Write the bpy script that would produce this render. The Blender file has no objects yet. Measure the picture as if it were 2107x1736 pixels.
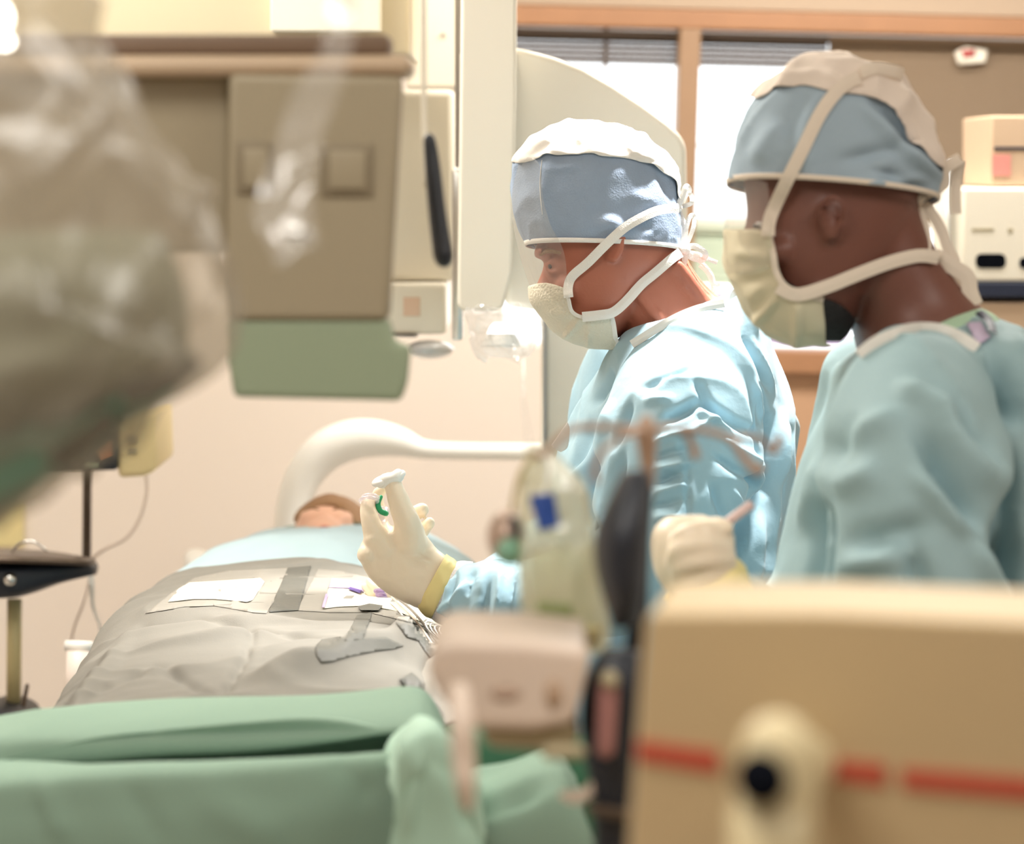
import bpy, bmesh, math, random
from mathutils import Vector, Matrix, noise
from mathutils.bvhtree import BVHTree

random.seed(4)
scene = bpy.context.scene
COL = scene.collection

# ------------------------------------------------------------------ camera
FPX = 4500.0
CX, CY = 1053.5, 868.0
CAM = Vector((0, 0, 1.70))
_p = math.atan((868 - 345) / FPX)
_r = math.radians(1.3)
FW = Vector((0, math.cos(_p), -math.sin(_p)))
_R0 = Vector((1, 0, 0))
_U0 = Vector((0, math.sin(_p), math.cos(_p)))
RT = _R0 * math.cos(_r) + _U0 * math.sin(_r)
UP = _U0 * math.cos(_r) - _R0 * math.sin(_r)
cd = bpy.data.cameras.new('camera')
cam = bpy.data.objects.new('camera', cd)
COL.objects.link(cam)
cam.matrix_world = Matrix(((RT.x, UP.x, -FW.x, CAM.x), (RT.y, UP.y, -FW.y, CAM.y), (RT.z, UP.z, -FW.z, CAM.z), (0, 0, 0, 1)))
cd.sensor_width = 36
cd.lens = FPX * 36 / 2107
cd.clip_start = 0.05
cd.dof.use_dof = True
cd.dof.focus_distance = 2.68
cd.dof.aperture_fstop = 3.5
scene.camera = cam

# ------------------------------------------------------------------ world, lights, exposure
scene.view_settings.view_transform = 'Standard'
scene.view_settings.look = 'None'
scene.view_settings.exposure = 0.0
scene.view_settings.gamma = 1
scene.view_settings.use_curve_mapping = False
w = bpy.data.worlds.new('world'); scene.world = w; w.use_nodes = True
w.node_tree.nodes['Background'].inputs[0].default_value = (0.92, 0.97, 1.0, 1)
w.node_tree.nodes['Background'].inputs[1].default_value = 3.0

def area(name, loc, target, sx, sy, power, color):
    l = bpy.data.lights.new(name, 'AREA'); l.shape = 'RECTANGLE'; l.size = sx; l.size_y = sy
    l.energy = power; l.color = color
    o = bpy.data.objects.new(name, l); COL.objects.link(o)
    o.location = loc
    o.rotation_euler = (Vector(target) - Vector(loc)).to_track_quat('-Z', 'Y').to_euler()
    return o
WARM = (1.0, 0.955, 0.88)
# ceiling light fittings of the room
area('ceiling_light', (-1.0, 3.3, 2.66), (-1.0, 3.3, 0), 1.1, 1.1, 70, WARM)
area('ceiling_light', (0.8, 3.9, 2.66), (0.8, 3.9, 0), 1.2, 0.6, 50, WARM)
area('ceiling_light', (-0.6, 0.6, 2.66), (-0.6, 0.6, 0), 0.9, 0.9, 20, WARM)
area('ceiling_light', (1.2, 0.9, 2.66), (1.2, 0.9, 0), 0.8, 0.8, 15, WARM)

def spot(name, loc, target, power, size, blend, rad, color):
    l = bpy.data.lights.new(name, 'SPOT'); l.energy = power; l.spot_size = math.radians(size)
    l.spot_blend = blend; l.shadow_soft_size = rad; l.color = color
    o = bpy.data.objects.new(name, l); COL.objects.link(o)
    o.location = loc
    o.rotation_euler = (Vector(target) - Vector(loc)).to_track_quat('-Z', 'Y').to_euler()
# surgical lamp above and behind the surgeon
spot('surgical_lamp_light', (0.50, 2.85, 2.62), (0.22, 2.68, 1.5), 250, 42, 0.6, 0.05, (1.0, 0.97, 0.93))

# ------------------------------------------------------------------ helpers
def W(px, py, d):
    return CAM + FW * d + RT * ((px - CX) / FPX * d) + UP * ((CY - py) / FPX * d)
def PJ(v):
    q = Vector(v) - CAM
    d = q.dot(FW)
    return (CX + q.dot(RT) / d * FPX, CY - q.dot(UP) / d * FPX, d)
def ray(px, py):
    return (FW + RT * ((px - CX) / FPX) + UP * ((CY - py) / FPX))
def VP(px, py, Y, yaw=0.0, off=0.0):
    # point where the sight line meets an upright plane through (0, Y)
    n = Vector((-math.sin(yaw), math.cos(yaw), 0))
    dr = ray(px, py)
    t = n.dot(Vector((0, Y, 0)) - Vector((CAM.x, CAM.y, 0))) / n.dot(dr)
    return CAM + dr * t - n * off
WALL_Y, WALL_YAW = 5.1, math.radians(2)
def WP(px, py, off=0.0):
    return VP(px, py, WALL_Y, WALL_YAW, off)

def shade(me, smooth):
    me.polygons.foreach_set('use_smooth', [smooth] * len(me.polygons))
def link(name, me, mat, parent=None, smooth=True):
    o = bpy.data.objects.new(name, me)
    COL.objects.link(o)
    if mat: me.materials.append(mat)
    shade(me, smooth)
    if parent: 
        o.parent = parent
        o.matrix_parent_inverse = Matrix.Translation(-parent.location)
    return o
def mo(name, vf, mat, parent=None, smooth=True):
    me = bpy.data.meshes.new(name)
    me.from_pydata([tuple(v) for v in vf[0]], [], vf[1])
    bm = bmesh.new(); bm.from_mesh(me)
    bmesh.ops.recalc_face_normals(bm, faces=bm.faces)
    bm.to_mesh(me); bm.free()
    return link(name, me, mat, parent, smooth)
def mods(o, sub=0, solid=0, bevel=0, offset=0):
    if solid:
        m = o.modifiers.new('solid', 'SOLIDIFY'); m.thickness = solid; m.offset = offset
    if bevel:
        m = o.modifiers.new('bevel', 'BEVEL'); m.width = bevel; m.segments = 4; m.limit_method = 'ANGLE'
        m.harden_normals = False
    if sub:
        m = o.modifiers.new('sub', 'SUBSURF'); m.levels = sub; m.render_levels = sub
    return o
def tag(o, label, cat=None, group=None, kind=None):
    if label: o['label'] = label
    if cat: o['category'] = cat
    if group: o['group'] = group
    if kind: o['kind'] = kind
    return o
def thing(name, label, cat, loc, group=None):
    o = bpy.data.objects.new(name, None); COL.objects.link(o)
    o.location = loc; o.empty_display_size = 0.05
    return tag(o, label, cat, group)

def cat_rom(p0, p1, p2, p3, t):
    return [0.5 * ((2 * b) + (-a + c) * t + (2 * a - 5 * b + 4 * c - d) * t * t + (-a + 3 * b - 3 * c + d) * t ** 3)
            for a, b, c, d in zip(p0, p1, p2, p3)]
def spline(pts, m):
    out = []
    n = len(pts)
    for i in range(n - 1):
        p0 = pts[max(i - 1, 0)]; p1 = pts[i]; p2 = pts[i + 1]; p3 = pts[min(i + 2, n - 1)]
        for k in range(m):
            out.append(cat_rom(p0, p1, p2, p3, k / m))
    out.append(list(pts[-1]))
    return out
def loft(sts, n=48, m=5, cap0=True, cap1=True, ex=2.2):
    # station: front px x,y, back px x,y, half width in metres, depth
    rows = spline([list(s) for s in sts], m)
    vs, fs = [], []
    for x1, y1, x2, y2, hw, d in rows:
        a, b = W(x1, y1, d), W(x2, y2, d)
        c = (a + b) / 2; u = (a - b) / 2
        for k in range(n):
            t = 2 * math.pi * k / n
            ct, st = math.cos(t), math.sin(t)
            cu = math.copysign(abs(ct) ** (2 / ex), ct); cv = math.copysign(abs(st) ** (2 / ex), st)
            vs.append(c + u * cu + FW * (-hw * cv))
    R = len(rows)
    for i in range(R - 1):
        for k in range(n):
            k2 = (k + 1) % n
            fs.append((i * n + k, i * n + k2, (i + 1) * n + k2, (i + 1) * n + k))
    if cap0: fs.append(tuple(range(n)))
    if cap1: fs.append(tuple((R - 1) * n + k for k in reversed(range(n))))
    return vs, fs
def tube3(pts, n=16, m=4, cap=True, flat=None, round_ends=True):
    # pts: (x,y,z,r) in metres
    rows = spline([list(p) for p in pts], m)
    P = [Vector(r[:3]) for r in rows]; R = [max(r[3], 1e-4) for r in rows]
    if round_ends:
        t0 = (P[0] - P[1]).normalized(); t1 = (P[-1] - P[-2]).normalized()
        a0 = [(P[0] + t0 * R[0] * s, R[0] * c) for s, c in ((0.97, 0.2), (0.8, 0.6), (0.45, 0.88))]
        a1 = [(P[-1] + t1 * R[-1] * s, R[-1] * c) for s, c in ((0.45, 0.88), (0.8, 0.6), (0.97, 0.2))]
        P = [a[0] for a in a0] + P + [a[0] for a in a1]
        R = [a[1] for a in a0] + R + [a[1] for a in a1]
    vs, fs = [], []
    up = None
    for i, p in enumerate(P):
        t = (P[min(i + 1, len(P) - 1)] - P[max(i - 1, 0)]).normalized()
        if up is None:
            up = Vector((0, 0, 1)) if abs(t.z) < 0.9 else Vector((1, 0, 0))
        up = (up - t * up.dot(t))
        if up.length < 1e-6: up = t.orthogonal()
        up.normalize()
        s = t.cross(up)
        for k in range(n):
            a = 2 * math.pi * k / n
            vs.append(p + s * math.cos(a) * R[i] * (flat[0] if flat else 1) + up * math.sin(a) * R[i] * (flat[1] if flat else 1))
    for i in range(len(P) - 1):
        for k in range(n):
            k2 = (k + 1) % n
            fs.append((i * n + k, i * n + k2, (i + 1) * n + k2, (i + 1) * n + k))
    if cap:
        fs.append(tuple(range(n))); fs.append(tuple((len(P) - 1) * n + k for k in reversed(range(n))))
    return vs, fs
def tubep(pts, n=16, m=4, **k):
    # pts: (px, py, depth, radius px)
    q = []
    for x, y, d, r in pts:
        v = W(x, y, d); q.append((v.x, v.y, v.z, r * d / FPX))
    return tube3(q, n, m, **k)
def ribbon(pts, width, mat, name, parent, thick=0.0008, m=6, twist=None, face=None):
    # flat strip through world points, its flat side turned to the camera (or to `face`)
    P = [Vector(q) for q in spline([list(p) for p in pts], m)]
    vs, fs = [], []
    for i, p in enumerate(P):
        t = (P[min(i + 1, len(P) - 1)] - P[max(i - 1, 0)]).normalized()
        v = (face or FW)
        s = t.cross(v)
        if s.length < 1e-4: s = RT.copy()
        s.normalize()
        if twist:
            a = twist * i / len(P)
            s = s * math.cos(a) + v * math.sin(a)
        cr = t.cross(s).normalized() * width * 0.06
        vs += [p - s * width / 2, p + cr, p + s * width / 2]
    for i in range(len(P) - 1):
        a = i * 3; b = a + 3
        fs += [(a, a + 1, b + 1, b), (a + 1, a + 2, b + 2, b + 1)]
    o = mo(name, (vs, fs), mat, parent, smooth=False)
    mods(o, solid=thick)
    return o
def join(*vfs):
    V, F = [], []
    for v, f in vfs:
        k = len(V); V += list(v); F += [tuple(i + k for i in t) for t in f]
    return V, F
def fuse(vfs, voxel, smooth=6, factor=0.5):
    me = bpy.data.meshes.new('tmp')
    V, F = join(*vfs)
    me.from_pydata([tuple(v) for v in V], [], F)
    bm = bmesh.new(); bm.from_mesh(me)
    bmesh.ops.recalc_face_normals(bm, faces=bm.faces)
    bm.to_mesh(me); bm.free()
    o = bpy.data.objects.new('tmp', me); COL.objects.link(o)
    m = o.modifiers.new('r', 'REMESH'); m.mode = 'VOXEL'; m.voxel_size = voxel; m.use_smooth_shade = True
    if smooth:
        s = o.modifiers.new('s', 'SMOOTH'); s.iterations = smooth; s.factor = factor
    dg = bpy.context.evaluated_depsgraph_get()
    r = bpy.data.meshes.new_from_object(o.evaluated_get(dg))
    bm = bmesh.new(); bm.from_mesh(r); bm.verts.ensure_lookup_table()
    seen = set(); best = []
    for v in bm.verts:
        if v.index in seen: continue
        st = [v]; seen.add(v.index); isl = []
        while st:
            q = st.pop(); isl.append(q)
            for e in q.link_edges:
                t = e.other_vert(q)
                if t.index not in seen: seen.add(t.index); st.append(t)
        if len(isl) > len(best): best = isl
    keep = {v.index for v in best}
    bmesh.ops.delete(bm, geom=[v for v in bm.verts if v.index not in keep], context='VERTS')
    bm.to_mesh(r); bm.free()
    bpy.data.objects.remove(o); bpy.data.meshes.remove(me)
    return r
def inpoly(x, y, poly):
    c = False; n = len(poly); j = n - 1
    for i in range(n):
        xi, yi = poly[i][:2]; xj, yj = poly[j][:2]
        if (yi > y) != (yj > y) and x < (xj - xi) * (y - yi) / (yj - yi) + xi: c = not c
        j = i
    return c
def cut(vf, poly, keep=True, smooth=14):
    V, F = vf
    q = [PJ(v) for v in V]
    out = []
    for f in F:
        cx = sum(q[i][0] for i in f) / len(f); cy = sum(q[i][1] for i in f) / len(f)
        if inpoly(cx, cy, poly) == keep: out.append(f)
    used = sorted({i for f in out for i in f}); mp = {i: k for k, i in enumerate(used)}
    V2 = [V[i] for i in used]; F2 = [tuple(mp[i] for i in f) for f in out]
    ed = {}
    for f in F2:
        for i in range(len(f)):
            k = tuple(sorted((f[i], f[(i + 1) % len(f)]))); ed[k] = ed.get(k, 0) + 1
    nb = {}
    for (i, j), c_ in ed.items():
        if c_ == 1: nb.setdefault(i, []).append(j); nb.setdefault(j, []).append(i)
    for _ in range(smooth):
        new = {i: (V2[i] + (V2[n_[0]] + V2[n_[1]]) / 2) / 2 for i, n_ in nb.items() if len(n_) == 2}
        for i, v in new.items(): V2[i] = v
    return V2, F2
def crease(me, lines, namp=0.0, nsc=(6, 6, 6), seed=0, facing=False, oct2=0.4):
    # real displacement of the cloth: lines are soft ridges (+) and valleys (-)
    me.update()
    nrm = [v.normal.copy() for v in me.vertices]
    for v, nn in zip(me.vertices, nrm):
        p = v.co
        x, y, d = PJ(p)
        a = 0.0
        if namp:
            q = Vector((p.x * nsc[0] + seed, p.y * nsc[1], p.z * nsc[2]))
            q += Vector((noise.noise(q * .6), noise.noise(q * .6 + Vector((9, 3, 1))), 0)) * .5
            a += namp * (1 - min(1, 2.4 * abs(noise.noise(q)))) ** 2 * 1.3 + namp * oct2 * noise.noise(q * 2.7)
        if lines and (not facing or nn.dot(FW) < 0.25):
            for x0, y0, x1, y1, w_, am in lines:
                dx, dy = x1 - x0, y1 - y0
                L2 = dx * dx + dy * dy
                t = ((x - x0) * dx + (y - y0) * dy) / L2
                if t < -0.25 or t > 1.25: continue
                ds = abs((x - x0) * dy - (y - y0) * dx) / math.sqrt(L2)
                if ds > 3 * w_: continue
                e = 1.0
                if t < 0.25: e = max(0, (t + 0.25) / 0.5)
                if t > 0.75: e = max(0, (1.25 - t) / 0.5)
                e = e * e * (3 - 2 * e)
                a += am * e * math.exp(-(ds / w_) ** 2)
        v.co = p + nn * a
    me.update()
def bvh(o):
    dg = bpy.context.evaluated_depsgraph_get(); dg.update()
    return BVHTree.FromObject(o, dg)
def bvhs(*obs):
    V, F = [], []
    for o in obs:
        me = o.data; k = len(V); mw = o.matrix_world
        V += [v.co.copy() for v in me.vertices]; F += [tuple(i + k for i in p.vertices) for p in me.polygons]
    return BVHTree.FromPolygons(V, F)
def hit(tree, px, py, off=0.0, fallback=None):
    dr = ray(px, py).normalized()
    loc, nn, i, dist = tree.ray_cast(CAM, dr)
    if loc is None:
        return W(px, py, fallback) if fallback else None
    if nn.dot(dr) > 0: nn = -nn
    return loc + nn * off
def patch(name, poly, tree, mat, parent=None, step=6, off=0.0015, thick=0.0003, fallback=None):
    xs = [p[0] for p in poly]; ys = [p[1] for p in poly]
    bm = bmesh.new()
    vs = [bm.verts.new((p[0], p[1], 0)) for p in poly]
    bm.faces.new(vs)
    x = min(xs) + step
    while x < max(xs):
        bmesh.ops.bisect_plane(bm, geom=bm.verts[:] + bm.edges[:] + bm.faces[:], plane_co=(x, 0, 0), plane_no=(1, 0, 0)); x += step
    y = min(ys) + step
    while y < max(ys):
        bmesh.ops.bisect_plane(bm, geom=bm.verts[:] + bm.edges[:] + bm.faces[:], plane_co=(0, y, 0), plane_no=(0, 1, 0)); y += step
    bad = []
    for v in bm.verts:
        h = hit(tree, v.co.x, v.co.y, off, fallback)
        if h is None: bad.append(v)
        else: v.co = h
    if bad: bmesh.ops.delete(bm, geom=bad, context='VERTS')
    me = bpy.data.meshes.new(name); bm.to_mesh(me); bm.free()
    o = link(name, me, mat, parent)
    mods(o, solid=thick, offset=0)
    return o
def prism(name, poly, Y, thick, mat, parent=None, yaw=0.0, bevel=0.006, seg=3, smooth=True, off=0.0):
    n = Vector((-math.sin(yaw), math.cos(yaw), 0))
    pts = [VP(p[0], p[1], Y, yaw, off) for p in poly]
    bm = bmesh.new()
    a = [bm.verts.new(p) for p in pts]; b = [bm.verts.new(p + n * thick) for p in pts]
    bm.faces.new(a); bm.faces.new(list(reversed(b)))
    for i in range(len(a)):
        j = (i + 1) % len(a)
        bm.faces.new((a[j], a[i], b[i], b[j]))
    bmesh.ops.recalc_face_normals(bm, faces=bm.faces)
    if bevel:
        bmesh.ops.bevel(bm, geom=bm.edges[:], offset=bevel, segments=seg, affect='EDGES', profile=0.5, clamp_overlap=True)
    me = bpy.data.meshes.new(name); bm.to_mesh(me); bm.free()
    o = link(name, me, mat, parent, smooth=False)
    if smooth:
        me.polygons.foreach_set('use_smooth', [len(p.vertices) == 4 and p.area < (bevel * 2.5) * 0.6 for p in me.polygons])
    return o
def rect(x0, y0, x1, y1): return [(x0, y0), (x1, y0), (x1, y1), (x0, y1)]
def rrect(x0, y0, x1, y1, r, k=5):
    out = []
    for cx, cy, a in ((x1 - r, y0 + r, -90), (x1 - r, y1 - r, 0), (x0 + r, y1 - r, 90), (x0 + r, y0 + r, 180)):
        for i in range(k + 1):
            t = math.radians(a + 90 * i / k)
            out.append((cx + r * math.cos(t), cy + r * math.sin(t)))
    return out
def boxw(c, s, rz=0.0):
    c = Vector(c); M = Matrix.Rotation(rz, 3, 'Z')
    vs = [c + M @ Vector((i * s[0] / 2, j * s[1] / 2, k * s[2] / 2)) for i in (-1, 1) for j in (-1, 1) for k in (-1, 1)]
    fs = [(0, 1, 3, 2), (4, 6, 7, 5), (0, 4, 5, 1), (2, 3, 7, 6), (0, 2, 6, 4), (1, 5, 7, 3)]
    return vs, fs
def ell(c, r, axes=None, n=20, m=14):
    c = Vector(c); vs, fs = [], []
    A = axes or (Vector((1, 0, 0)), Vector((0, 1, 0)), Vector((0, 0, 1)))
    for i in range(m + 1):
        ph = math.pi * (i + 0.001) / (m + 0.002)
        for k in range(n):
            t = 2 * math.pi * k / n
            vs.append(c + A[0] * r[0] * math.sin(ph) * math.cos(t) + A[1] * r[1] * math.sin(ph) * math.sin(t) + A[2] * r[2] * math.cos(ph))
    for i in range(m):
        for k in range(n):
            k2 = (k + 1) % n
            fs.append((i * n + k, i * n + k2, (i + 1) * n + k2, (i + 1) * n + k))
    fs.append(tuple(range(n))); fs.append(tuple(m * n + k for k in reversed(range(n))))
    return vs, fs
CA = (RT, FW, UP)
def ellp(x, y, d, rx, ry, rd, n=20, m=14):
    # ellipsoid facing the camera: pixel radii and depth radius in metres
    s = d / FPX
    return ell(W(x, y, d), (rx * s, rd, ry * s), CA, n, m)
def cyl(a, b, r0, r1=None, n=24):
    return tube3([(a[0], a[1], a[2], r0), (b[0], b[1], b[2], r0 if r1 is None else r1)], n=n, m=1, round_ends=False)
def torus(c, R, r, ax, ay, n=28, k=10, sx=1.0):
    vs, fs = [], []
    az = ax.cross(ay).normalized()
    for i in range(n):
        t = 2 * math.pi * i / n
        rad = (ax * math.cos(t) * sx + ay * math.sin(t))
        for j in range(k):
            u = 2 * math.pi * j / k
            vs.append(Vector(c) + rad * (R + r * math.cos(u)) + az * r * math.sin(u))
    for i in range(n):
        for j in range(k):
            fs.append((i * k + j, ((i + 1) % n) * k + j, ((i + 1) % n) * k + (j + 1) % k, i * k + (j + 1) % k))
    return vs, fs
def gridsurf(sts, m=8, mu=6):
    rows = [[W(x, y, d) for x, y in spline([list(p) for p in pl], mu)] for d, pl in sts]
    cols = len(rows[0])
    flat = spline([[c for p in row for c in p] for row in rows], m)
    vs = [Vector(r[3 * i:3 * i + 3]) for r in flat for i in range(cols)]
    fs = [(i * cols + j, i * cols + j + 1, (i + 1) * cols + j + 1, (i + 1) * cols + j) for i in range(len(flat) - 1) for j in range(cols - 1)]
    return vs, fs

def strap(pts, tree, off=.003, fb=2.7, win=3):
    # tape lying over a form: finely sampled, its depth kept taut between high points
    L = [0]
    for i in range(1, len(pts)): L.append(L[-1] + math.hypot(pts[i][0] - pts[i - 1][0], pts[i][1] - pts[i - 1][1]))
    q = spline([list(p) for p in pts], 6)
    ds = []
    for x, y in q:
        h = hit(tree, x, y)
        ds.append(PJ(h)[2] if h is not None else None)
    good = [v for v in ds if v is not None]
    last = good[0] if good else fb
    for i, v in enumerate(ds):
        if v is None: ds[i] = last
        last = ds[i]
    n = len(ds)
    mn = [min(ds[max(0, i - win):i + win + 1]) for i in range(n)]
    av = [sum(mn[max(0, i - win):i + win + 1]) / len(mn[max(0, i - win):i + win + 1]) for i in range(n)]
    return [W(x, y, v - off) for (x, y), v in zip(q, av)][::2]
# ------------------------------------------------------------------ materials
def mat(name, col, rough=0.6, metal=0.0, spec=0.5, bump=0.0, bscale=60, detail=3, var=0.0, vscale=8, trans=0.0, sss=0.0,
        sheen=0.0, crinkle=0.0, cscale=9.0, weave=0.0, wscale=900, coat=0.0, ssr=(1, 0.3, 0.2)):
    m = bpy.data.materials.new(name); m.use_nodes = True
    nt = m.node_tree; b = nt.nodes['Principled BSDF']
    b.inputs['Base Color'].default_value = (*col, 1)
    b.inputs['Roughness'].default_value = rough
    b.inputs['Metallic'].default_value = metal
    b.inputs['Specular IOR Level'].default_value = spec
    if trans: b.inputs['Transmission Weight'].default_value = trans
    if sheen: b.inputs['Sheen Weight'].default_value = sheen
    if coat: b.inputs['Coat Weight'].default_value = coat
    if sss:
        b.inputs['Subsurface Weight'].default_value = sss
        b.inputs['Subsurface Radius'].default_value = ssr
        b.inputs['Subsurface Scale'].default_value = 0.012
    tc = nt.nodes.new('ShaderNodeTexCoord')
    if var:
        nz = nt.nodes.new('ShaderNodeTexNoise'); nz.inputs['Scale'].default_value = vscale; nz.inputs['Detail'].default_value = 4
        nt.links.new(tc.outputs['Object'], nz.inputs['Vector'])
        mx = nt.nodes.new('ShaderNodeMix'); mx.data_type = 'RGBA'
        mx.inputs['A'].default_value = (*[c * (1 - var) for c in col], 1)
        mx.inputs['B'].default_value = (*[min(1, c * (1 + var)) for c in col], 1)
        nt.links.new(nz.outputs['Fac'], mx.inputs['Factor']); nt.links.new(mx.outputs['Result'], b.inputs['Base Color'])
    last = None
    if bump:
        nz = nt.nodes.new('ShaderNodeTexNoise'); nz.inputs['Scale'].default_value = bscale; nz.inputs['Detail'].default_value = detail
        nt.links.new(tc.outputs['Object'], nz.inputs['Vector'])
        bp = nt.nodes.new('ShaderNodeBump'); bp.inputs['Strength'].default_value = bump; bp.inputs['Distance'].default_value = 0.01
        nt.links.new(nz.outputs['Fac'], bp.inputs['Height']); last = bp
    if crinkle:
        nz = nt.nodes.new('ShaderNodeTexNoise'); nz.noise_type = 'RIDGED_MULTIFRACTAL'
        nz.inputs['Scale'].default_value = cscale; nz.inputs['Detail'].default_value = 2.0
        nz.inputs['Distortion'].default_value = 0.6
        nt.links.new(tc.outputs['Object'], nz.inputs['Vector'])
        bp = nt.nodes.new('ShaderNodeBump'); bp.inputs['Strength'].default_value = crinkle; bp.inputs['Distance'].default_value = 0.012
        nt.links.new(nz.outputs['Fac'], bp.inputs['Height'])
        if last: nt.links.new(last.outputs['Normal'], bp.inputs['Normal'])
        last = bp
    if weave:
        wv = nt.nodes.new('ShaderNodeTexVoronoi'); wv.inputs['Scale'].default_value = wscale
        nt.links.new(tc.outputs['Object'], wv.inputs['Vector'])
        bp = nt.nodes.new('ShaderNodeBump'); bp.inputs['Strength'].default_value = weave; bp.inputs['Distance'].default_value = 0.001
        nt.links.new(wv.outputs['Distance'], bp.inputs['Height'])
        if last: nt.links.new(last.outputs['Normal'], bp.inputs['Normal'])
        last = bp
    if last: nt.links.new(last.outputs['Normal'], b.inputs['Normal'])
    return m
def film(name, col=(1, 1, 1), clear=0.8, rough=0.15, bump=0.0, bscale=20, veil=(0.8, 0.8, 0.78), gl=0.12):
    # thin clear plastic: mostly see-through, some veil, some gloss
    m = bpy.data.materials.new(name); m.use_nodes = True
    nt = m.node_tree
    for n_ in list(nt.nodes):
        if n_.type != 'OUTPUT_MATERIAL': nt.nodes.remove(n_)
    out = [n_ for n_ in nt.nodes if n_.type == 'OUTPUT_MATERIAL'][0]
    tr = nt.nodes.new('ShaderNodeBsdfTransparent'); tr.inputs[0].default_value = (*col, 1)
    df = nt.nodes.new('ShaderNodeBsdfDiffuse'); df.inputs[0].default_value = (*veil, 1)
    tl = nt.nodes.new('ShaderNodeBsdfTranslucent'); tl.inputs[0].default_value = (*veil, 1)
    gs = nt.nodes.new('ShaderNodeBsdfGlossy'); gs.inputs['Roughness'].default_value = rough
    a = nt.nodes.new('ShaderNodeMixShader'); a.inputs[0].default_value = 0.5
    nt.links.new(df.outputs[0], a.inputs[1]); nt.links.new(tl.outputs[0], a.inputs[2])
    b = nt.nodes.new('ShaderNodeMixShader'); b.inputs[0].default_value = 1 - clear
    nt.links.new(tr.outputs[0], b.inputs[1]); nt.links.new(a.outputs[0], b.inputs[2])
    c = nt.nodes.new('ShaderNodeMixShader'); c.inputs[0].default_value = gl
    nt.links.new(b.outputs[0], c.inputs[1]); nt.links.new(gs.outputs[0], c.inputs[2])
    nt.links.new(c.outputs[0], out.inputs[0])
    if bump:
        tc = nt.nodes.new('ShaderNodeTexCoord')
        nz = nt.nodes.new('ShaderNodeTexNoise'); nz.inputs['Scale'].default_value = bscale
        nt.links.new(tc.outputs['Object'], nz.inputs['Vector'])
        bp = nt.nodes.new('ShaderNodeBump'); bp.inputs['Strength'].default_value = bump; bp.inputs['Distance'].default_value = 0.02
        nt.links.new(nz.outputs['Fac'], bp.inputs['Height'])
        nt.links.new(bp.outputs[0], df.inputs['Normal']); nt.links.new(bp.outputs[0], gs.inputs['Normal'])
    return m
def emis(name, col, s):
    m = bpy.data.materials.new(name); m.use_nodes = True
    b = m.node_tree.nodes['Principled BSDF']
    b.inputs['Emission Color'].default_value = (*col, 1); b.inputs['Emission Strength'].default_value = s
    b.inputs['Base Color'].default_value = (*col, 1)
    return m
def C(r, g, b):
    f = lambda c: (c / 255 / 12.92) if c <= 10 else (((c / 255) + 0.055) / 1.055) ** 2.4
    return (f(r), f(g), f(b))

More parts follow.
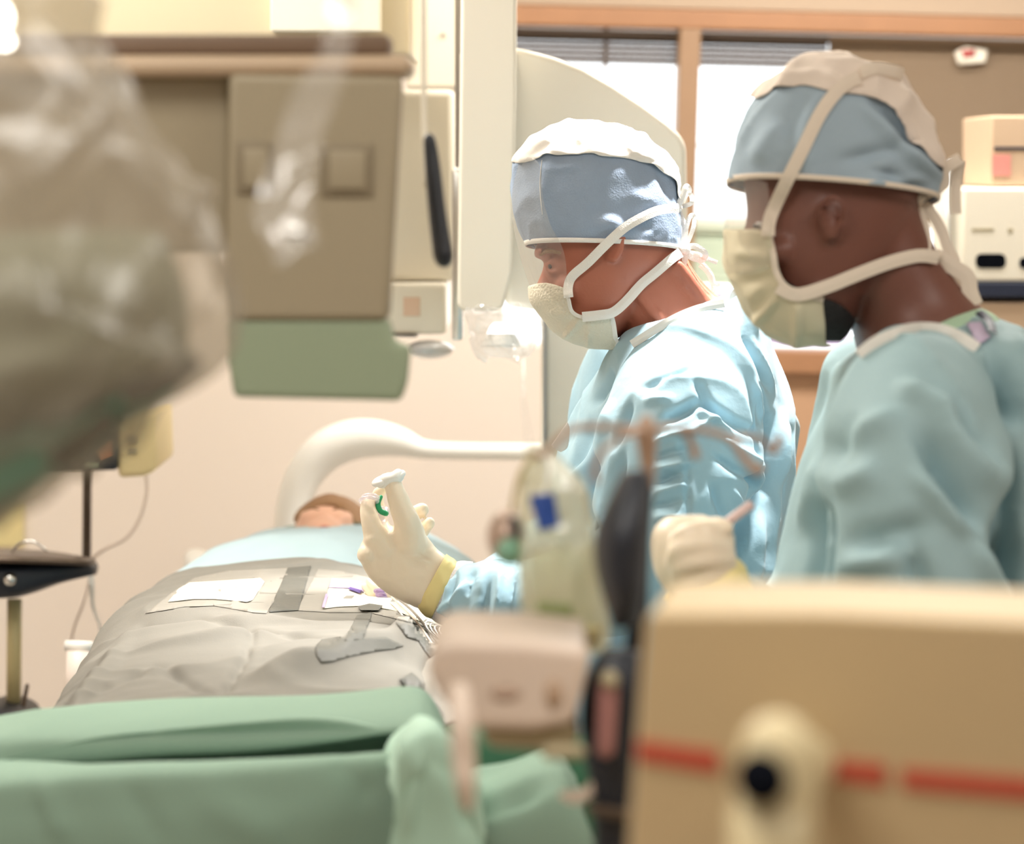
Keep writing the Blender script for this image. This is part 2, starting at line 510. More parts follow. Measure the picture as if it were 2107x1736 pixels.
M = dict(
    wall=mat('wall_paint', C(241, 230, 220), 0.8, bump=0.02, bscale=200, spec=0.2),
    ceil=mat('ceiling_paint', C(240, 235, 225), 0.9),
    floor=mat('floor_vinyl', C(190, 182, 172), 0.35, var=0.05, vscale=3),
    panelwall=mat('wood_veneer', C(200, 160, 128), 0.6, var=0.08, vscale=5),
    soffit=mat('beige_soffit', C(188, 166, 144), 0.7),
    wood=mat('orange_wood', C(174, 128, 94), 0.5, var=0.1, vscale=12),
    woodd=mat('brown_wood', C(164, 132, 104), 0.5, var=0.1, vscale=12),
    blind=mat('blind_brown', C(156, 136, 114), 0.6),
    blindd=mat('blind_grey', C(120, 108, 100), 0.5),
    blindg=mat('blind_pale_green', C(205, 216, 196), 0.5),
    blindl=mat('blind_lavender', C(205, 196, 222), 0.5),
    cream=mat('cream_enamel', C(244, 237, 221), 0.42, coat=0.1),
    creamy=mat('yellow_cream_enamel', C(232, 212, 160), 0.5),
    white=mat('white_enamel', C(246, 244, 238), 0.35),
    grey=mat('grey_metal', C(170, 165, 160), 0.35, metal=0.6),
    chrome=mat('chrome', C(215, 215, 212), 0.2, metal=1.0),
    black=mat('black_plastic', C(32, 37, 48), 0.45),
    navy=mat('navy_plastic', C(36, 44, 66), 0.5),
    dark=mat('dark_cloth', C(60, 66, 78), 0.7),
    panel=mat('taupe_panel', C(162, 150, 126), 0.5),
    panel2=mat('taupe_rail', C(196, 172, 145), 0.5),
    panel3=mat('brown_rail', C(120, 98, 80), 0.5),
    paneldk=mat('taupe_groove', C(140, 128, 106), 0.5),
    green_band=mat('band_green', C(152, 166, 140), 0.6),
    gown=mat('gown_cloth', C(166, 198, 212), 0.7, crinkle=.55, cscale=11, bump=0.10, bscale=55, detail=6, sheen=0.1, spec=0.25),
    gown2=mat('gown_cloth_dull', C(158, 186, 192), 0.7, crinkle=.3, cscale=5, bump=0.1, bscale=30, detail=5, spec=0.25),
    bind=mat('gown_binding', C(235, 232, 226), 0.8),
    cap=mat('cap_blue_nonwoven', C(156, 172, 194), 0.8, bump=0.12, bscale=70, detail=6, weave=0.3, wscale=420, var=0.12, vscale=25, spec=0.2),
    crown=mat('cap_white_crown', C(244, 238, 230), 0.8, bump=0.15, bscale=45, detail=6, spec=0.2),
    cap2=mat('cap_grey_blue', C(160, 178, 192), 0.8, bump=0.1, bscale=30, detail=4, spec=0.2),
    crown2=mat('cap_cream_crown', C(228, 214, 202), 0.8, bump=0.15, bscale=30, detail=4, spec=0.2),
    tape=mat('white_tie_tape', C(242, 238, 232), 0.8, weave=0.3, wscale=700),
    tape2=mat('cream_tie_tape', C(228, 214, 198), 0.8),
    mask=mat('mask_mesh', C(224, 216, 196), 0.75, weave=0.9, wscale=330, bump=0.08, bscale=30),
    maskb=mat('mask_binding', C(238, 235, 228), 0.8),
    skin3=mat('skin_pale', C(226, 178, 152), 0.5, sss=0.1),
    skin=mat('skin_light', C(180, 110, 88), 0.5, sss=0.12, bump=0.06, bscale=240, var=0.07, vscale=30),
    skind=mat('skin_dark', C(116, 72, 60), 0.45, sss=0.05, bump=0.04, bscale=200, var=0.08, vscale=20),
    hair=mat('hair_brown', C(150, 112, 76), 0.6, bump=0.5, bscale=150),
    jawk=mat('jaw_black', C(28, 25, 26), 0.7, bump=0.4, bscale=200),
    glove=mat('latex_glove', C(246, 231, 208), 0.38, bump=0.05, bscale=60, detail=4, sss=0.1, ssr=(1, .7, .4)),
    gcuff=mat('glove_cuff', C(244, 226, 158), 0.5, bump=0.08, bscale=40),
    knit=mat('white_knit_cuff', C(225, 222, 224), 0.9, bump=0.2, bscale=300),
    sheet=mat('pale_blue_sheet', C(172, 195, 203), 0.8, bump=0.08, bscale=25, detail=5),
    drape=mat('grey_surgical_drape', C(132, 129, 122), 0.85, bump=0.10, bscale=30, detail=6, weave=0.15, wscale=600, spec=0.15),
    drapel=mat('pale_adhesive_border', C(148, 144, 136), 0.6, bump=0.08, bscale=60),
    draped=mat('dark_drape', C(94, 93, 86), 0.6, bump=0.1, bscale=60),
    gauze=mat('cream_window', C(246, 242, 226), 0.6),
    purple=mat('purple_print', C(190, 168, 208), 0.5),
    violet=mat('violet_ink', C(96, 74, 150), 0.5),
    greend=mat('green_drape', C(140, 166, 150), 0.85, bump=0.06, bscale=12, detail=4, spec=0.15),
    greenk=mat('green_hem', C(90, 150, 130), 0.8),
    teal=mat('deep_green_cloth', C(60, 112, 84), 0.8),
    green=mat('green_plastic', C(40, 165, 115), 0.3),
    blue=mat('blue_label', C(45, 80, 160), 0.5),
    red=mat('red_stripe', C(196, 84, 62), 0.5),
    boxc=mat('tan_enamel', C(206, 182, 142), 0.5, var=0.03),
    postc=mat('pale_tan_enamel', C(226, 210, 168), 0.45),
    hole=mat('hole_black', C(18, 20, 26), 0.9, spec=0.0),
    pump=mat('pink_grey_plastic', C(232, 214, 200), 0.5),
    pumpd=mat('olive_plastic', C(172, 160, 130), 0.5),
    brown=mat('brown_hook', C(178, 147, 124), 0.4, metal=0.1),
    card=mat('cardboard', C(206, 178, 150), 0.8),
    pink=mat('pink_label', C(226, 150, 140), 0.7),
    orange=mat('orange_label', C(236, 205, 180), 0.7),
    steel=mat('steel_dark', C(92, 78, 66), 0.35, metal=0.5),
    yel=mat('yellow_pole', C(228, 214, 160), 0.4),
    eyew=mat('eye_white', C(230, 225, 220), 0.2),
    iris=mat('iris_dark', C(50, 36, 28), 0.1),
    lens=mat('lens_glass', C(205, 205, 205), 0.1, coat=0.5),
    lips=mat('lips', C(190, 110, 95), 0.5),
    visor=film('clear_visor', (1, 0.99, 0.97), clear=0.84, rough=0.1, gl=0.09, bump=0.3, bscale=14),
    bag=film('clear_plastic_sheet', (0.96, 0.94, 0.9), clear=0.62, rough=0.35, gl=0.09, bump=1.0, bscale=9, veil=(0.52, 0.47, 0.40)),
    bag2=film('clear_plastic_cover', (1, 1, 1), clear=0.75, rough=0.12, gl=0.15, bump=0.6, bscale=30, veil=(0.9, 0.88, 0.86)),
    ivbag=film('iv_bag_film', (0.93, 0.95, 0.84), clear=0.45, rough=0.15, gl=0.14, bump=0.8, bscale=22, veil=(0.96, 0.95, 0.86)),
    clear=film('clear_hard_plastic', (0.97, 0.95, 0.97), clear=0.65, rough=0.05, gl=0.2, veil=(0.9, 0.85, 0.9)),
    lamp=emis('lamp_glow', (1.0, 0.96, 0.88), 12),
    sky=None,
)

# ================================================================== room shell
WD = Vector((math.cos(WALL_YAW), math.sin(WALL_YAW), 0)); WN = Vector((-math.sin(WALL_YAW), math.cos(WALL_YAW), 0))
WO = Vector((0, WALL_Y / math.cos(WALL_YAW), 0))
def S(px, py): return (WP(px, py) - WO).dot(WD)
def wbox(name, s0, s1, z0, z1, o0, o1, m, parent=None, bevel=0.0):
    # box on the far wall: o0..o1 = distance in front of the wall plane
    vs = [WO + WD * s + Vector((0, 0, z)) - WN * o for s in (s0, s1) for o in (o0, o1) for z in (z0, z1)]
    fs = [(0, 1, 3, 2), (4, 6, 7, 5), (0, 4, 5, 1), (2, 3, 7, 6), (0, 2, 6, 4), (1, 5, 7, 3)]
    o = mo(name, (vs, fs), m, parent, smooth=False)
    if bevel: mods(o, bevel=bevel)
    return o
def struct(o): o['kind'] = 'structure'; return o
zt, zb = WP(1580, 65).z, WP(1680, 724).z
s0, s1 = S(1045, 300), S(2400, 300)
sL, sR = -3.4, 3.9
vf = []
def wv(a, b, c, d):
    vs = [WO + WD * s + Vector((0, 0, z)) + WN * o for s in (a, b) for o in (0, 0.14) for z in (c, d)]
    return vs, [(0, 1, 3, 2), (4, 6, 7, 5), (0, 4, 5, 1), (2, 3, 7, 6), (0, 2, 6, 4), (1, 5, 7, 3)]
struct(mo('wall_back', join(wv(sL, s0, 0, 2.7), wv(s0, s1, 0, zb), wv(s0, s1, zt, 2.7), wv(s1, sR, 0, 2.7)), M['wall'], smooth=False))
A = WO + WD * sL; B = WO + WD * sR
def slab(name, x0, x1, y0, y1, z0, z1, m):
    c = ((x0 + x1) / 2, (y0 + y1) / 2, (z0 + z1) / 2)
    return struct(mo(name, boxw(c, (x1 - x0, y1 - y0, z1 - z0)), m, smooth=False))
slab('floor', A.x - .2, B.x + .2, -2.0, 7.2, -0.1, 0, M['floor'])
slab('ceiling', A.x - .2, B.x + .2, -2.0, 7.2, 2.7, 2.8, M['ceil'])
slab('wall_left', A.x - .2, A.x, -2.0, A.y + .1, 0, 2.7, M['wall'])
slab('wall_right', B.x, B.x + .2, -2.0, B.y + .1, 0, 2.7, M['wall'])
slab('wall_front', A.x, B.x, -2.1, -2.0, 0, 2.7, M['wall'])
struct(wbox('trim_1', s0 - .3, s1, WP(1580, 66).z, WP(1580, 26).z, 0, 0.05, M['wood'], bevel=.006))
tag(bpy.data.objects['trim_1'], 'orange wooden head rail above the far window')
struct(wbox('trim_2', S(1416, 800), s1, WP(1680, 765).z, WP(1680, 718).z, 0, 0.07, M['wood'], bevel=.006))
tag(bpy.data.objects['trim_2'], 'brown wooden sill under the far window')
struct(wbox('trim_4', s0 - .3, s1, WP(1580, 25).z, 2.5, 0, 0.04, M['soffit'], bevel=.004))
tag(bpy.data.objects['trim_4'], 'beige band above the wooden head rail')
# veneer wainscot under the window, right of the surgeon
struct(wbox('trim_3', S(1570, 800), s1, 0.0, WP(1680, 766).z, 0, 0.03, M['panelwall']))
win = thing('window_1', 'wide far window with brown frame and bright daylight behind', 'window', WO + WD * ((s0 + s1) / 2) + Vector((0, 0, zb)))
win['kind'] = 'structure'
ma = S(1391, 200); mb = S(1434, 200)
wbox('mullion', ma, mb, zb, zt, -0.04, 0.05, M['woodd'], win, bevel=.004)
zm = WP(1500, 462).z
wbox('cross_bar', mb, s1, zm, zm + .016, -0.06, -0.02, M['white'], win)
zr = WP(1500, 303).z
wbox('cross_bar', mb, S(1600, 300), zr, zr + .006, -0.06, -0.05, M['white'], win)
wbox('cross_bar', S(1244, 150), S(1252, 150), WP(1250, 270).z, zt, -0.06, -0.03, M['woodd'], win)
gl = wbox('pane', s0, s1, zb, zt, -0.10, -0.095, film('window_glass', clear=1.0, gl=0.03), win)
def blind(name, px0, px1, z_lo, z_hi, pitch, tilt, m, off, label, depth=0.024):
    a, b = S(px0, 300), S(px1, 300)
    vfs = []
    z = z_hi
    while z > z_lo:
        c = WO + WD * ((a + b) / 2) + Vector((0, 0, z)) - WN * off
        u = (WN * math.cos(tilt) + Vector((0, 0, 1)) * math.sin(tilt)) * depth / 2
        L = WD * (b - a) / 2; t = u.cross(WD).normalized() * 0.0006
        q = [c - L - u, c + L - u, c + L + u, c - L + u]
        vs = [p + t for p in q] + [p - t for p in q]
        vfs.append((vs, [(0, 1, 2, 3), (7, 6, 5, 4), (0, 4, 5, 1), (1, 5, 6, 2), (2, 6, 7, 3), (3, 7, 4, 0)]))
        z -= pitch
    r = thing(name, label, 'blind', WO + WD * ((a + b) / 2) + Vector((0, 0, z_hi)) - WN * off)
    mo('slats', join(*vfs), m, r, smooth=False)
    wbox('headrail', a, b, z_hi + 0.004, z_hi + 0.022, off - 0.014, off + 0.014, m, r)
    return r
blind('venetian_blind', 1050, 1389, WP(1300, 132).z, zt - .026, 0.0125, 0.5, M['blindd'], -0.025, 'short grey slatted blind above bright window left of the brown post')
blind('venetian_blind', 1436, 1700, WP(1500, 140).z, zt - .026, 0.0125, 0.5, M['blindd'], -0.025, 'short grey slatted blind right of the brown window post')
blind('venetian_blind', 1702, 2320, WP(1900, 470).z, zt - .026, 0.0165, 0.85, M['blind'], -0.025, 'long brown slatted blind lowered behind the cardboard boxes')
blind('venetian_blind', 1436, 1760, WP(1500, 590).z, WP(1500, 482).z, 0.018, 1.0, M['blindg'], -0.025, 'pale green slatted blind in the lower window')
blind('venetian_blind', 1436, 1760, zb + .01, WP(1500, 622).z, 0.018, 0.8, M['blindl'], -0.025, 'lavender slatted blind just above the wooden sill')
st = patch('wall_sticker', [(1962, 108), (1985, 96), (2030, 104), (2025, 128), (1970, 134)], BVHTree.FromPolygons([WP(1000, -50, -.008), WP(2300, -50, -.008), WP(2300, 800, -.008), WP(1000, 800, -.008)], [(0, 1, 2, 3)]), M['cream'], step=30, off=0.01)
tag(st, 'small cream and red sticker on the brown blind', 'sticker')
o = patch('print', [(1975, 104), (2003, 102), (2005, 116), (1980, 120)], BVHTree.FromPolygons([WP(1000, -50, -.008), WP(2300, -50, -.008), WP(2300, 800, -.008), WP(1000, 800, -.008)], [(0, 1, 2, 3)]), mat('red_print', C(190, 80, 80)), st, step=30, off=0.012)

# ================================================================== shelf with boxes, right
def PB(name, x0, y0, x1, y1, Y, th, m, parent=None, bevel=.004, yaw=0.0, r=0, **k):
    poly = rrect(x0, y0, x1, y1, r) if r else rect(x0, y0, x1, y1)
    return prism(name, poly, Y, th, m, parent, yaw=yaw, bevel=bevel, **k)
YS = 4.0
shelf = thing('wire_shelf', 'navy shelf holding the boxes at the window', 'shelf', VP(2090, 600, YS + .2))
PB('shelf_board', 2002, 580, 2420, 612, YS, .42, M['navy'], shelf)
PB('shelf_board', 2002, 866, 2420, 885, YS, .42, M['navy'], shelf)
PB('post', 1952, 330, 1972, 2040, YS + .05, .02, M['chrome'], shelf, bevel=.003)
PB('post', 2424, 330, 2444, 2040, YS + .05, .02, M['chrome'], shelf, bevel=.003)
# lettered boxes standing on it
b1 = thing('carton', 'tan cardboard carton with navy line and pink label, on top of white machine', 'box', VP(2120, 385, YS + .15))
PB('carton_body', 2040, 238, 2330, 383, YS + .02, .26, M['card'], b1)
PB('printed_line', 2046, 302, 2190, 308, YS + .018, .003, M['navy'], b1, bevel=0)
PB('label', 2042, 318, 2080, 362, YS + .018, .003, M['pink'], b1, bevel=0)
b2 = thing('dispenser_box', 'off white dispenser box with dark opening on navy shelf', 'box', VP(2120, 580, YS + .15))
PB('housing', 1980, 386, 2300, 579, YS + .0, .3, M['cream'], b2, bevel=.006)
PB('opening', 2008, 522, 2070, 552, YS - .002, .006, M['hole'], b2, bevel=.001, r=12)
PB('opening', 2098, 530, 2150, 552, YS - .002, .006, M['hole'], b2, bevel=.001, r=8)
PB('printed_line', 2000, 470, 2045, 476, YS - .001, .003, M['pumpd'], b2, bevel=0)
PB('printed_line', 2074, 470, 2084, 478, YS - .001, .003, M['pumpd'], b2, bevel=0)
b3 = tag(PB('carton', 2010, 622, 2300, 866, YS + .01, .3, M['card'], bevel=.004), 'plain cream carton under the navy shelf', 'box')

# ================================================================== big cream C-arm shell behind the surgeon
carm = thing('imaging_gantry', 'large rounded cream imaging machine behind the surgeon', 'medical machine', VP(1260, 1500, 3.4) * 1)
carm.location.z = 0
out = [(1040, 96), (1078, 101), (1140, 117), (1200, 140), (1262, 176), (1320, 214), (1372, 252), (1400, 276), (1413, 300), (1415, 420), (1414, 700), (1410, 1100), (1405, 1700), (1120, 1700), (1118, 900), (1118, 640), (1040, 630)]
prism('housing', out, 3.32, .42, M['cream'], carm, bevel=.012, seg=4)
PB('base', 1040, 1640, 1480, 2210, 3.24, .75, M['cream'], carm, bevel=.03)
o = prism('seam', [(1039, 96), (1045, 96), (1045, 520), (1039, 520)], 3.312, .01, M['grey'], carm, bevel=0)
PB('cover_edge', 1118, 640, 1124, 1100, 3.31, .012, M['grey'], carm, bevel=0)

# ================================================================== ceiling column and hanging equipment, centre
col = thing('ceiling_column', 'tall pale ceiling column with rounded lower end', 'ceiling column', VP(990, 0, 3.2))
prism('housing', [(956, -700), (1066, -700), (1062, 200), (1054, 560), (1036, 632), (1020, 641), (950, 640), (941, 628), (945, 300)], 3.25, .22, M['cream'], col, bevel=.012, seg=4)
rail = thing('slide_rail', 'narrow grey metal rail hanging beside the pale ceiling column', 'rail', VP(945, 0, 3.4))
PB('channel', 936, -700, 966, 345, 3.5, .05, M['grey'], rail, bevel=.003)
PB('channel', 930, 350, 952, 700, 3.5, .03, M['chrome'], rail, bevel=.003)
PB('slot', 946, 110, 950, 190, 3.497, .01, M['white'], rail, bevel=.001)
back = thing('wall_cabinet', 'wide cream wall panel behind the hanging equipment', 'cabinet', VP(890, 200, 4.2))
PB('door', 835, -700, 950, 182, 4.2, .3, M['cream'], back, bevel=.006)
PB('bolt', 908, 68, 915, 75, 4.196, .01, M['grey'], back, bevel=.001)
unit = thing('hanging_unit', 'cream box unit with orange label hanging by the grey rail', 'medical machine', VP(865, 200, 3.8))
PB('housing', 780, 184, 936, 579, 3.75, .22, M['cream'], unit, bevel=.012)
PB('lower_box', 786, 583, 918, 688, 3.7, .24, M['cream'], unit, bevel=.008)
PB('label', 830, 612, 864, 650, 3.697, .005, M['orange'], unit, bevel=.001)
PB('tray', 780, 690, 858, 694, 3.69, .2, M['grey'], unit, bevel=.001)
o = mo('lens', ellp(884, 719, 3.75, 50, 20, .06), M['lens'], unit)
hd = thing('black_handle', 'slanted black grip handle hanging in front of the cream unit', 'handle', W(898, 290, 3.0))
mo('grip', tubep([(884, 290, 1.9, 16), (890, 340, 1.9, 20), (900, 440, 1.89, 23), (912, 525, 1.88, 26)], n=20, flat=(1, .8)), M['black'], hd)
mo('stem', tubep([(884, 294, 1.9, 6), (872, 200, 1.92, 6), (868, -1950, 1.95, 6)], n=10), M['cream'], hd)

# ================================================================== hanging screens with painted green reflection
scr = thing('hanging_shield', 'grey brown hanging shield panel with painted green drape reflection below', 'radiation shield', VP(650, 100, 1.72))
YP = 1.72
prism('glass_panel', [(470, 150), (828, 156), (816, 360), (806, 540), (800, 660), (466, 660), (464, 560)], YP, .03, M['panel'], scr, bevel=.006)
prism('green_band', [(466, 655), (800, 655), (812, 705), (845, 712), (838, 790), (825, 826), (480, 818), (468, 740)], YP + .004, .02, M['green_band'], scr, bevel=.005)  # lower green band: reflection of the drapes put into the colour
PB('inset_frame', 486, 290, 560, 400, YP - .003, .012, M['paneldk'], scr, bevel=.002)
PB('inset_frame', 660, 296, 768, 404, YP - .003, .012, M['paneldk'], scr, bevel=.002)
PB('inset_panel', 500, 306, 550, 386, YP - .006, .012, M['panel'], scr, bevel=.002)
PB('inset_panel', 676, 310, 752, 390, YP - .006, .012, M['panel'], scr, bevel=.002)
scr2 = tag(PB('hanging_shield', -260, 150, 474, 520, YP + .03, .03, M['panel'], bevel=.006), 'wide grey brown shield panel behind the plastic drape', 'radiation shield')
rl = thing('shield_rail', 'horizontal brown and tan rail carrying the hanging shields', 'rail', VP(300, 110, YP))
_a = VP(-220, 100, YP + .05); mo('ceiling_arm', cyl(_a, (_a.x, _a.y, 2.7), .03), M['cream'], rl)
PB('rail_cover', -300, 70, 800, 112, YP + .02, .06, M['panel3'], rl, bevel=.004)
PB('rail_face', -300, 112, 846, 156, YP, .08, M['panel2'], rl, bevel=.008)
o = thing('upper_cabinet', 'pale cream cabinet front above the shield rail', 'cabinet', VP(400, 0, 3.4))
PB('carcass', -500, -700, 840, 110, 3.4, .4, mat('cabinet_cream', C(208, 194, 164), 0.5), o, bevel=.006)
PB('door', 556, -700, 784, 66, 3.37, .03, M['cream'], o, bevel=.004)

# ================================================================== white arch behind the patient
arch = thing('white_arch', 'thick white curved tubular arch behind the patient', 'medical arch', W(600, 1200, 4.2))
pts = [(596, 2150, 4.2, 26), (592, 1420, 4.2, 26), (590, 1250, 4.2, 28), (592, 1130, 4.2, 29), (600, 1050, 4.2, 33), (622, 985, 4.2, 38), (664, 932, 4.2, 42), (720, 906, 4.2, 42), (775, 902, 4.2, 38), (825, 910, 4.2, 30), (870, 924, 4.2, 20), (940, 928, 4.2, 18), (1080, 930, 4.2, 18), (1150, 932, 4.2, 18)]
mo('tube', tubep(pts, n=24, m=5), mat('gloss_white', C(255, 255, 252), 0.3), arch)
mo('tube_foot', tubep([(1150, 932, 4.2, 18), (1170, 1000, 4.2, 18), (1172, 1300, 4.2, 18), (1172, 2140, 4.2, 18)], n=16), M['white'], arch)

# ================================================================== equipment at left
mon = thing('patient_monitor', 'cream patient monitor with dark screen on a thin pole', 'monitor', VP(250, 980, 3.8))
MY = 3.8
prism('case', [(238, 868), (318, 850), (322, 966), (300, 980), (242, 984)], MY, .2, M['creamy'], mon, bevel=.01)
PB('screen_face', 90, 840, 240, 968, MY - .01, .06, M['black'], mon, bevel=.006)
prism('waveform', [(200, 925), (228, 905), (230, 935), (205, 945)], MY - .013, .006, mat('screen_orange', C(200, 130, 90)), mon, bevel=0)
PB('waveform', 176, 950, 200, 960, MY - .013, .006, M['green_band'], mon, bevel=0)
PB('button', 262, 894, 280, 912, MY - .004, .012, M['pumpd'], mon, bevel=.001)
PB('button', 262, 920, 280, 934, MY - .004, .012, M['pumpd'], mon, bevel=.001)
pole = thing('equipment_pole', 'thin brown pole under the cream patient monitor', 'pole', VP(180, 1180, 3.85))
mo('shaft', cyl(VP(180, 900, 3.9), VP(178, 1170, 3.9), .008), M['steel'], pole)
mo('clamp', ellp(188, 1168, 3.88, 14, 16, .012), M['black'], pole)
cb = mo('monitor_cable', tubep([(300, 982, 3.85, 3.4), (302, 1010, 3.85, 3.4), (290, 1060, 3.85, 3.4), (262, 1105, 3.85, 3.4), (215, 1130, 3.85, 3.4), (188, 1150, 3.88, 3.4)], n=8), M['pump'])
tag(cb, 'thin pale cable curving down from the patient monitor', 'cable')
tr = thing('mayo_tray', 'black equipment tray on a yellowish stand at left', 'tray', VP(60, 1180, 3.75))
mo('tray_arm', loft([(-120, 1150, -120, 1240, .10, 3.7), (0, 1150, 0, 1228, .10, 3.7), (60, 1152, 60, 1222, .09, 3.7), (130, 1156, 130, 1198, .06, 3.72), (196, 1162, 196, 1182, .02, 3.75)], n=24, ex=4), M['black'], tr)
mo('tray_top', loft([(-120, 1134, -120, 1152, .10, 3.68), (60, 1136, 60, 1154, .10, 3.68), (190, 1150, 190, 1162, .03, 3.7)], n=24, ex=4), M['steel'], tr)
mo('knob', ellp(20, 1192, 3.6, 14, 14, .012), M['chrome'], tr)
mo('handle_loop', tubep([(20, 1140, 3.66, 3), (40, 1118, 3.66, 3), (70, 1114, 3.66, 3), (95, 1132, 3.66, 3)], n=8), M['chrome'], tr)
mo('post', cyl(W(30, 1232, 3.75), W(28, 1445, 3.75), .0125), M['yel'], tr)
mo('base', loft([(-60, 1452, -60, 1500, .12, 3.75), (0, 1440, 0, 1505, .14, 3.75), (50, 1450, 50, 1495, .1, 3.75), (78, 1468, 78, 1482, .03, 3.75)], n=20, ex=3), M['black'], tr)
mo('base_lever', tubep([(48, 1450, 3.7, 5), (56, 1410, 3.7, 4)], n=8), M['steel'], tr)
tube = mo('drip_tube', tubep([(184, 1160, 3.8, 6), (188, 1200, 3.8, 6), (192, 1250, 3.8, 4), (206, 1290, 3.8, 3), (200, 1320, 3.8, 3)], n=8), M['white'])
tag(tube, 'white tube hanging below the thin pole', 'tube')
tube2 = mo('drip_tube', tubep([(184, 1190, 3.82, 2.5), (172, 1240, 3.82, 2.5), (150, 1300, 3.82, 2.5), (140, 1380, 3.82, 2.5), (134, 1470, 3.82, 2.5)], n=8), M['pump'])
tag(tube2, 'fine clear drain line running down beside the white tube', 'tube')
cl = thing('drain_bottle', 'small white capped bottle beside the grey drape', 'bottle', W(160, 1340, 3.4))
mo('cap', cyl(W(134, 1328, 3.4), W(190, 1330, 3.4), .0085), M['white'], cl)
_b = W(160, 1470, 3.4)
mo('stand_post', cyl(_b, (_b.x, _b.y, 0.0), .012), M['grey'], cl)
mo('bottle_body', cyl(W(164, 1338, 3.4), W(160, 1470, 3.4), .02), mat('frosted_plastic', C(235, 222, 212), 0.4), cl)
sk = tag(mo('wall_socket', boxw(WP(2, 1075) - WN * .01, (.11, .02, .11), WALL_YAW), M['yel'], smooth=False), 'yellowish socket plate at the left edge of the wall', 'socket')
mods(sk, bevel=.004)

# lit surgical lamp, and a glow added for a plastic glint
lampA = thing('surgical_lamp', 'lit surgical lamp glowing at the upper left corner', 'lamp', VP(0, 40, 1.6))
mo('bulb', ellp(0, 34, 1.6, 28, 38, .015), M['lamp'], lampA)
mo('bulb', ellp(6, 84, 1.6, 26, 20, .015), M['lamp'], lampA)
mo('hood', ellp(-56, 50, 1.63, 52, 60, .03), M['white'], lampA)
glintB = thing('plastic_glint', 'small added glow for a glint on clear plastic near the surgeon', 'lamp', W(1030, 700, 3.2))
mo('glint_face', loft([(1000, 690, 1058, 690, .03, 3.3), (1008, 672, 1052, 672, .025, 3.3), (1016, 664, 1046, 664, .012, 3.3)], n=20), emis('plastic_glint_glow', (1, 1, 1), 4), glintB)  # glowing shape put in for the plastic highlight, not a lamp
mo('glint_skirt', loft([(990, 712, 1072, 712, .04, 3.3), (996, 698, 1066, 698, .038, 3.3), (1000, 688, 1060, 688, .034, 3.3)], n=20), M['white'], glintB)
cv = cut(loft([(960, 640, 1118, 640, .08, 3.2), (975, 680, 1105, 680, .07, 3.2), (975, 715, 1100, 715, .06, 3.2), (1000, 735, 1090, 735, .04, 3.2)], n=40, m=6, cap0=False, cap1=False), rect(900, 600, 1130, 850))
o = mo('plastic_cover', cv, M['bag2'], glintB)
crease(o.data, [], .008, (14, 14, 14))

# ================================================================== operating table and patient
tab = thing('operating_table', 'operating table hidden under the drapes', 'table', (-.35, 3.0, 0))
mods(mo('table_top', boxw((-.30, 2.98, .86), (.5, 1.75, .07)), M['black'], tab, smooth=False), bevel=.01)
mods(mo('column', boxw((-.30, 3.1, .45), (.3, .45, .76)), M['grey'], tab, smooth=False), bevel=.02)
mods(mo('foot', boxw((-.30, 3.1, .05), (.55, 1.0, .10)), M['grey'], tab, smooth=False), bevel=.03)

pat = thing('person', 'brown haired patient lying draped, only face and hair showing', 'person', W(670, 1110, 3.85))
D = 3.86
hp = [ellp(672, 1112, D, 72, 74, .10, 28, 20), ellp(668, 1090, D - .09, 38, 26, .035), ellp(670, 1074, D - .085, 15, 16, .026),
      ellp(660, 1088, D - .098, 8, 6, .008), ellp(680, 1088, D - .098, 8, 6, .008),
      ellp(640, 1064, D - .02, 24, 17, .05), ellp(704, 1066, D - .02, 24, 17, .05), ellp(671, 1052, D + .03, 54, 24, .06),
      ellp(738, 1105, D, 8, 20, .02), ellp(602, 1105, D, 8, 20, .02)]
hp.append(tubep([(672, 1130, D - .05, 60), (675, 1165, D - .18, 60), (680, 1190, D - .3, 70)], n=20))
hp.append(loft([(520, 1190, 830, 1190, .02, D - .15), (500, 1200, 850, 1200, .1, D - .22), (500, 1215, 850, 1215, .10, D - .3), (520, 1260, 860, 1260, .1, D - .55), (480, 1320, 880, 1320, .1, 2.9)], n=24))
pm = fuse(hp, .006, 3)
link('body', pm, M['skin3'], pat)
hr = ellp(682, 1100, D + .035, 80, 76, .10, 32, 22)
hr = cut(hr, [(560, 1150), (590, 1085), (622, 1072), (640, 1046), (690, 1036), (722, 1060), (738, 1120), (800, 1160), (800, 980), (540, 980)])
hairo = mo('hair', hr, M['hair'], pat)
crease(hairo.data, [], .004, (60, 60, 20))
mods(hairo, solid=.008, sub=1)
mo('eyebrow', tubep([(628, 1050, D - .075, 1.5), (642, 1045, D - .078, 2.4), (656, 1048, D - .08, 1.5)], n=8), M['hair'], pat)
mo('eyebrow', tubep([(686, 1048, D - .08, 1.5), (700, 1045, D - .078, 2.4), (714, 1051, D - .075, 1.5)], n=8), M['hair'], pat)
mo('lips', tubep([(652, 1088, D - .125, 2), (668, 1084, D - .13, 4), (686, 1088, D - .125, 2)], n=8), M['lips'], pat)

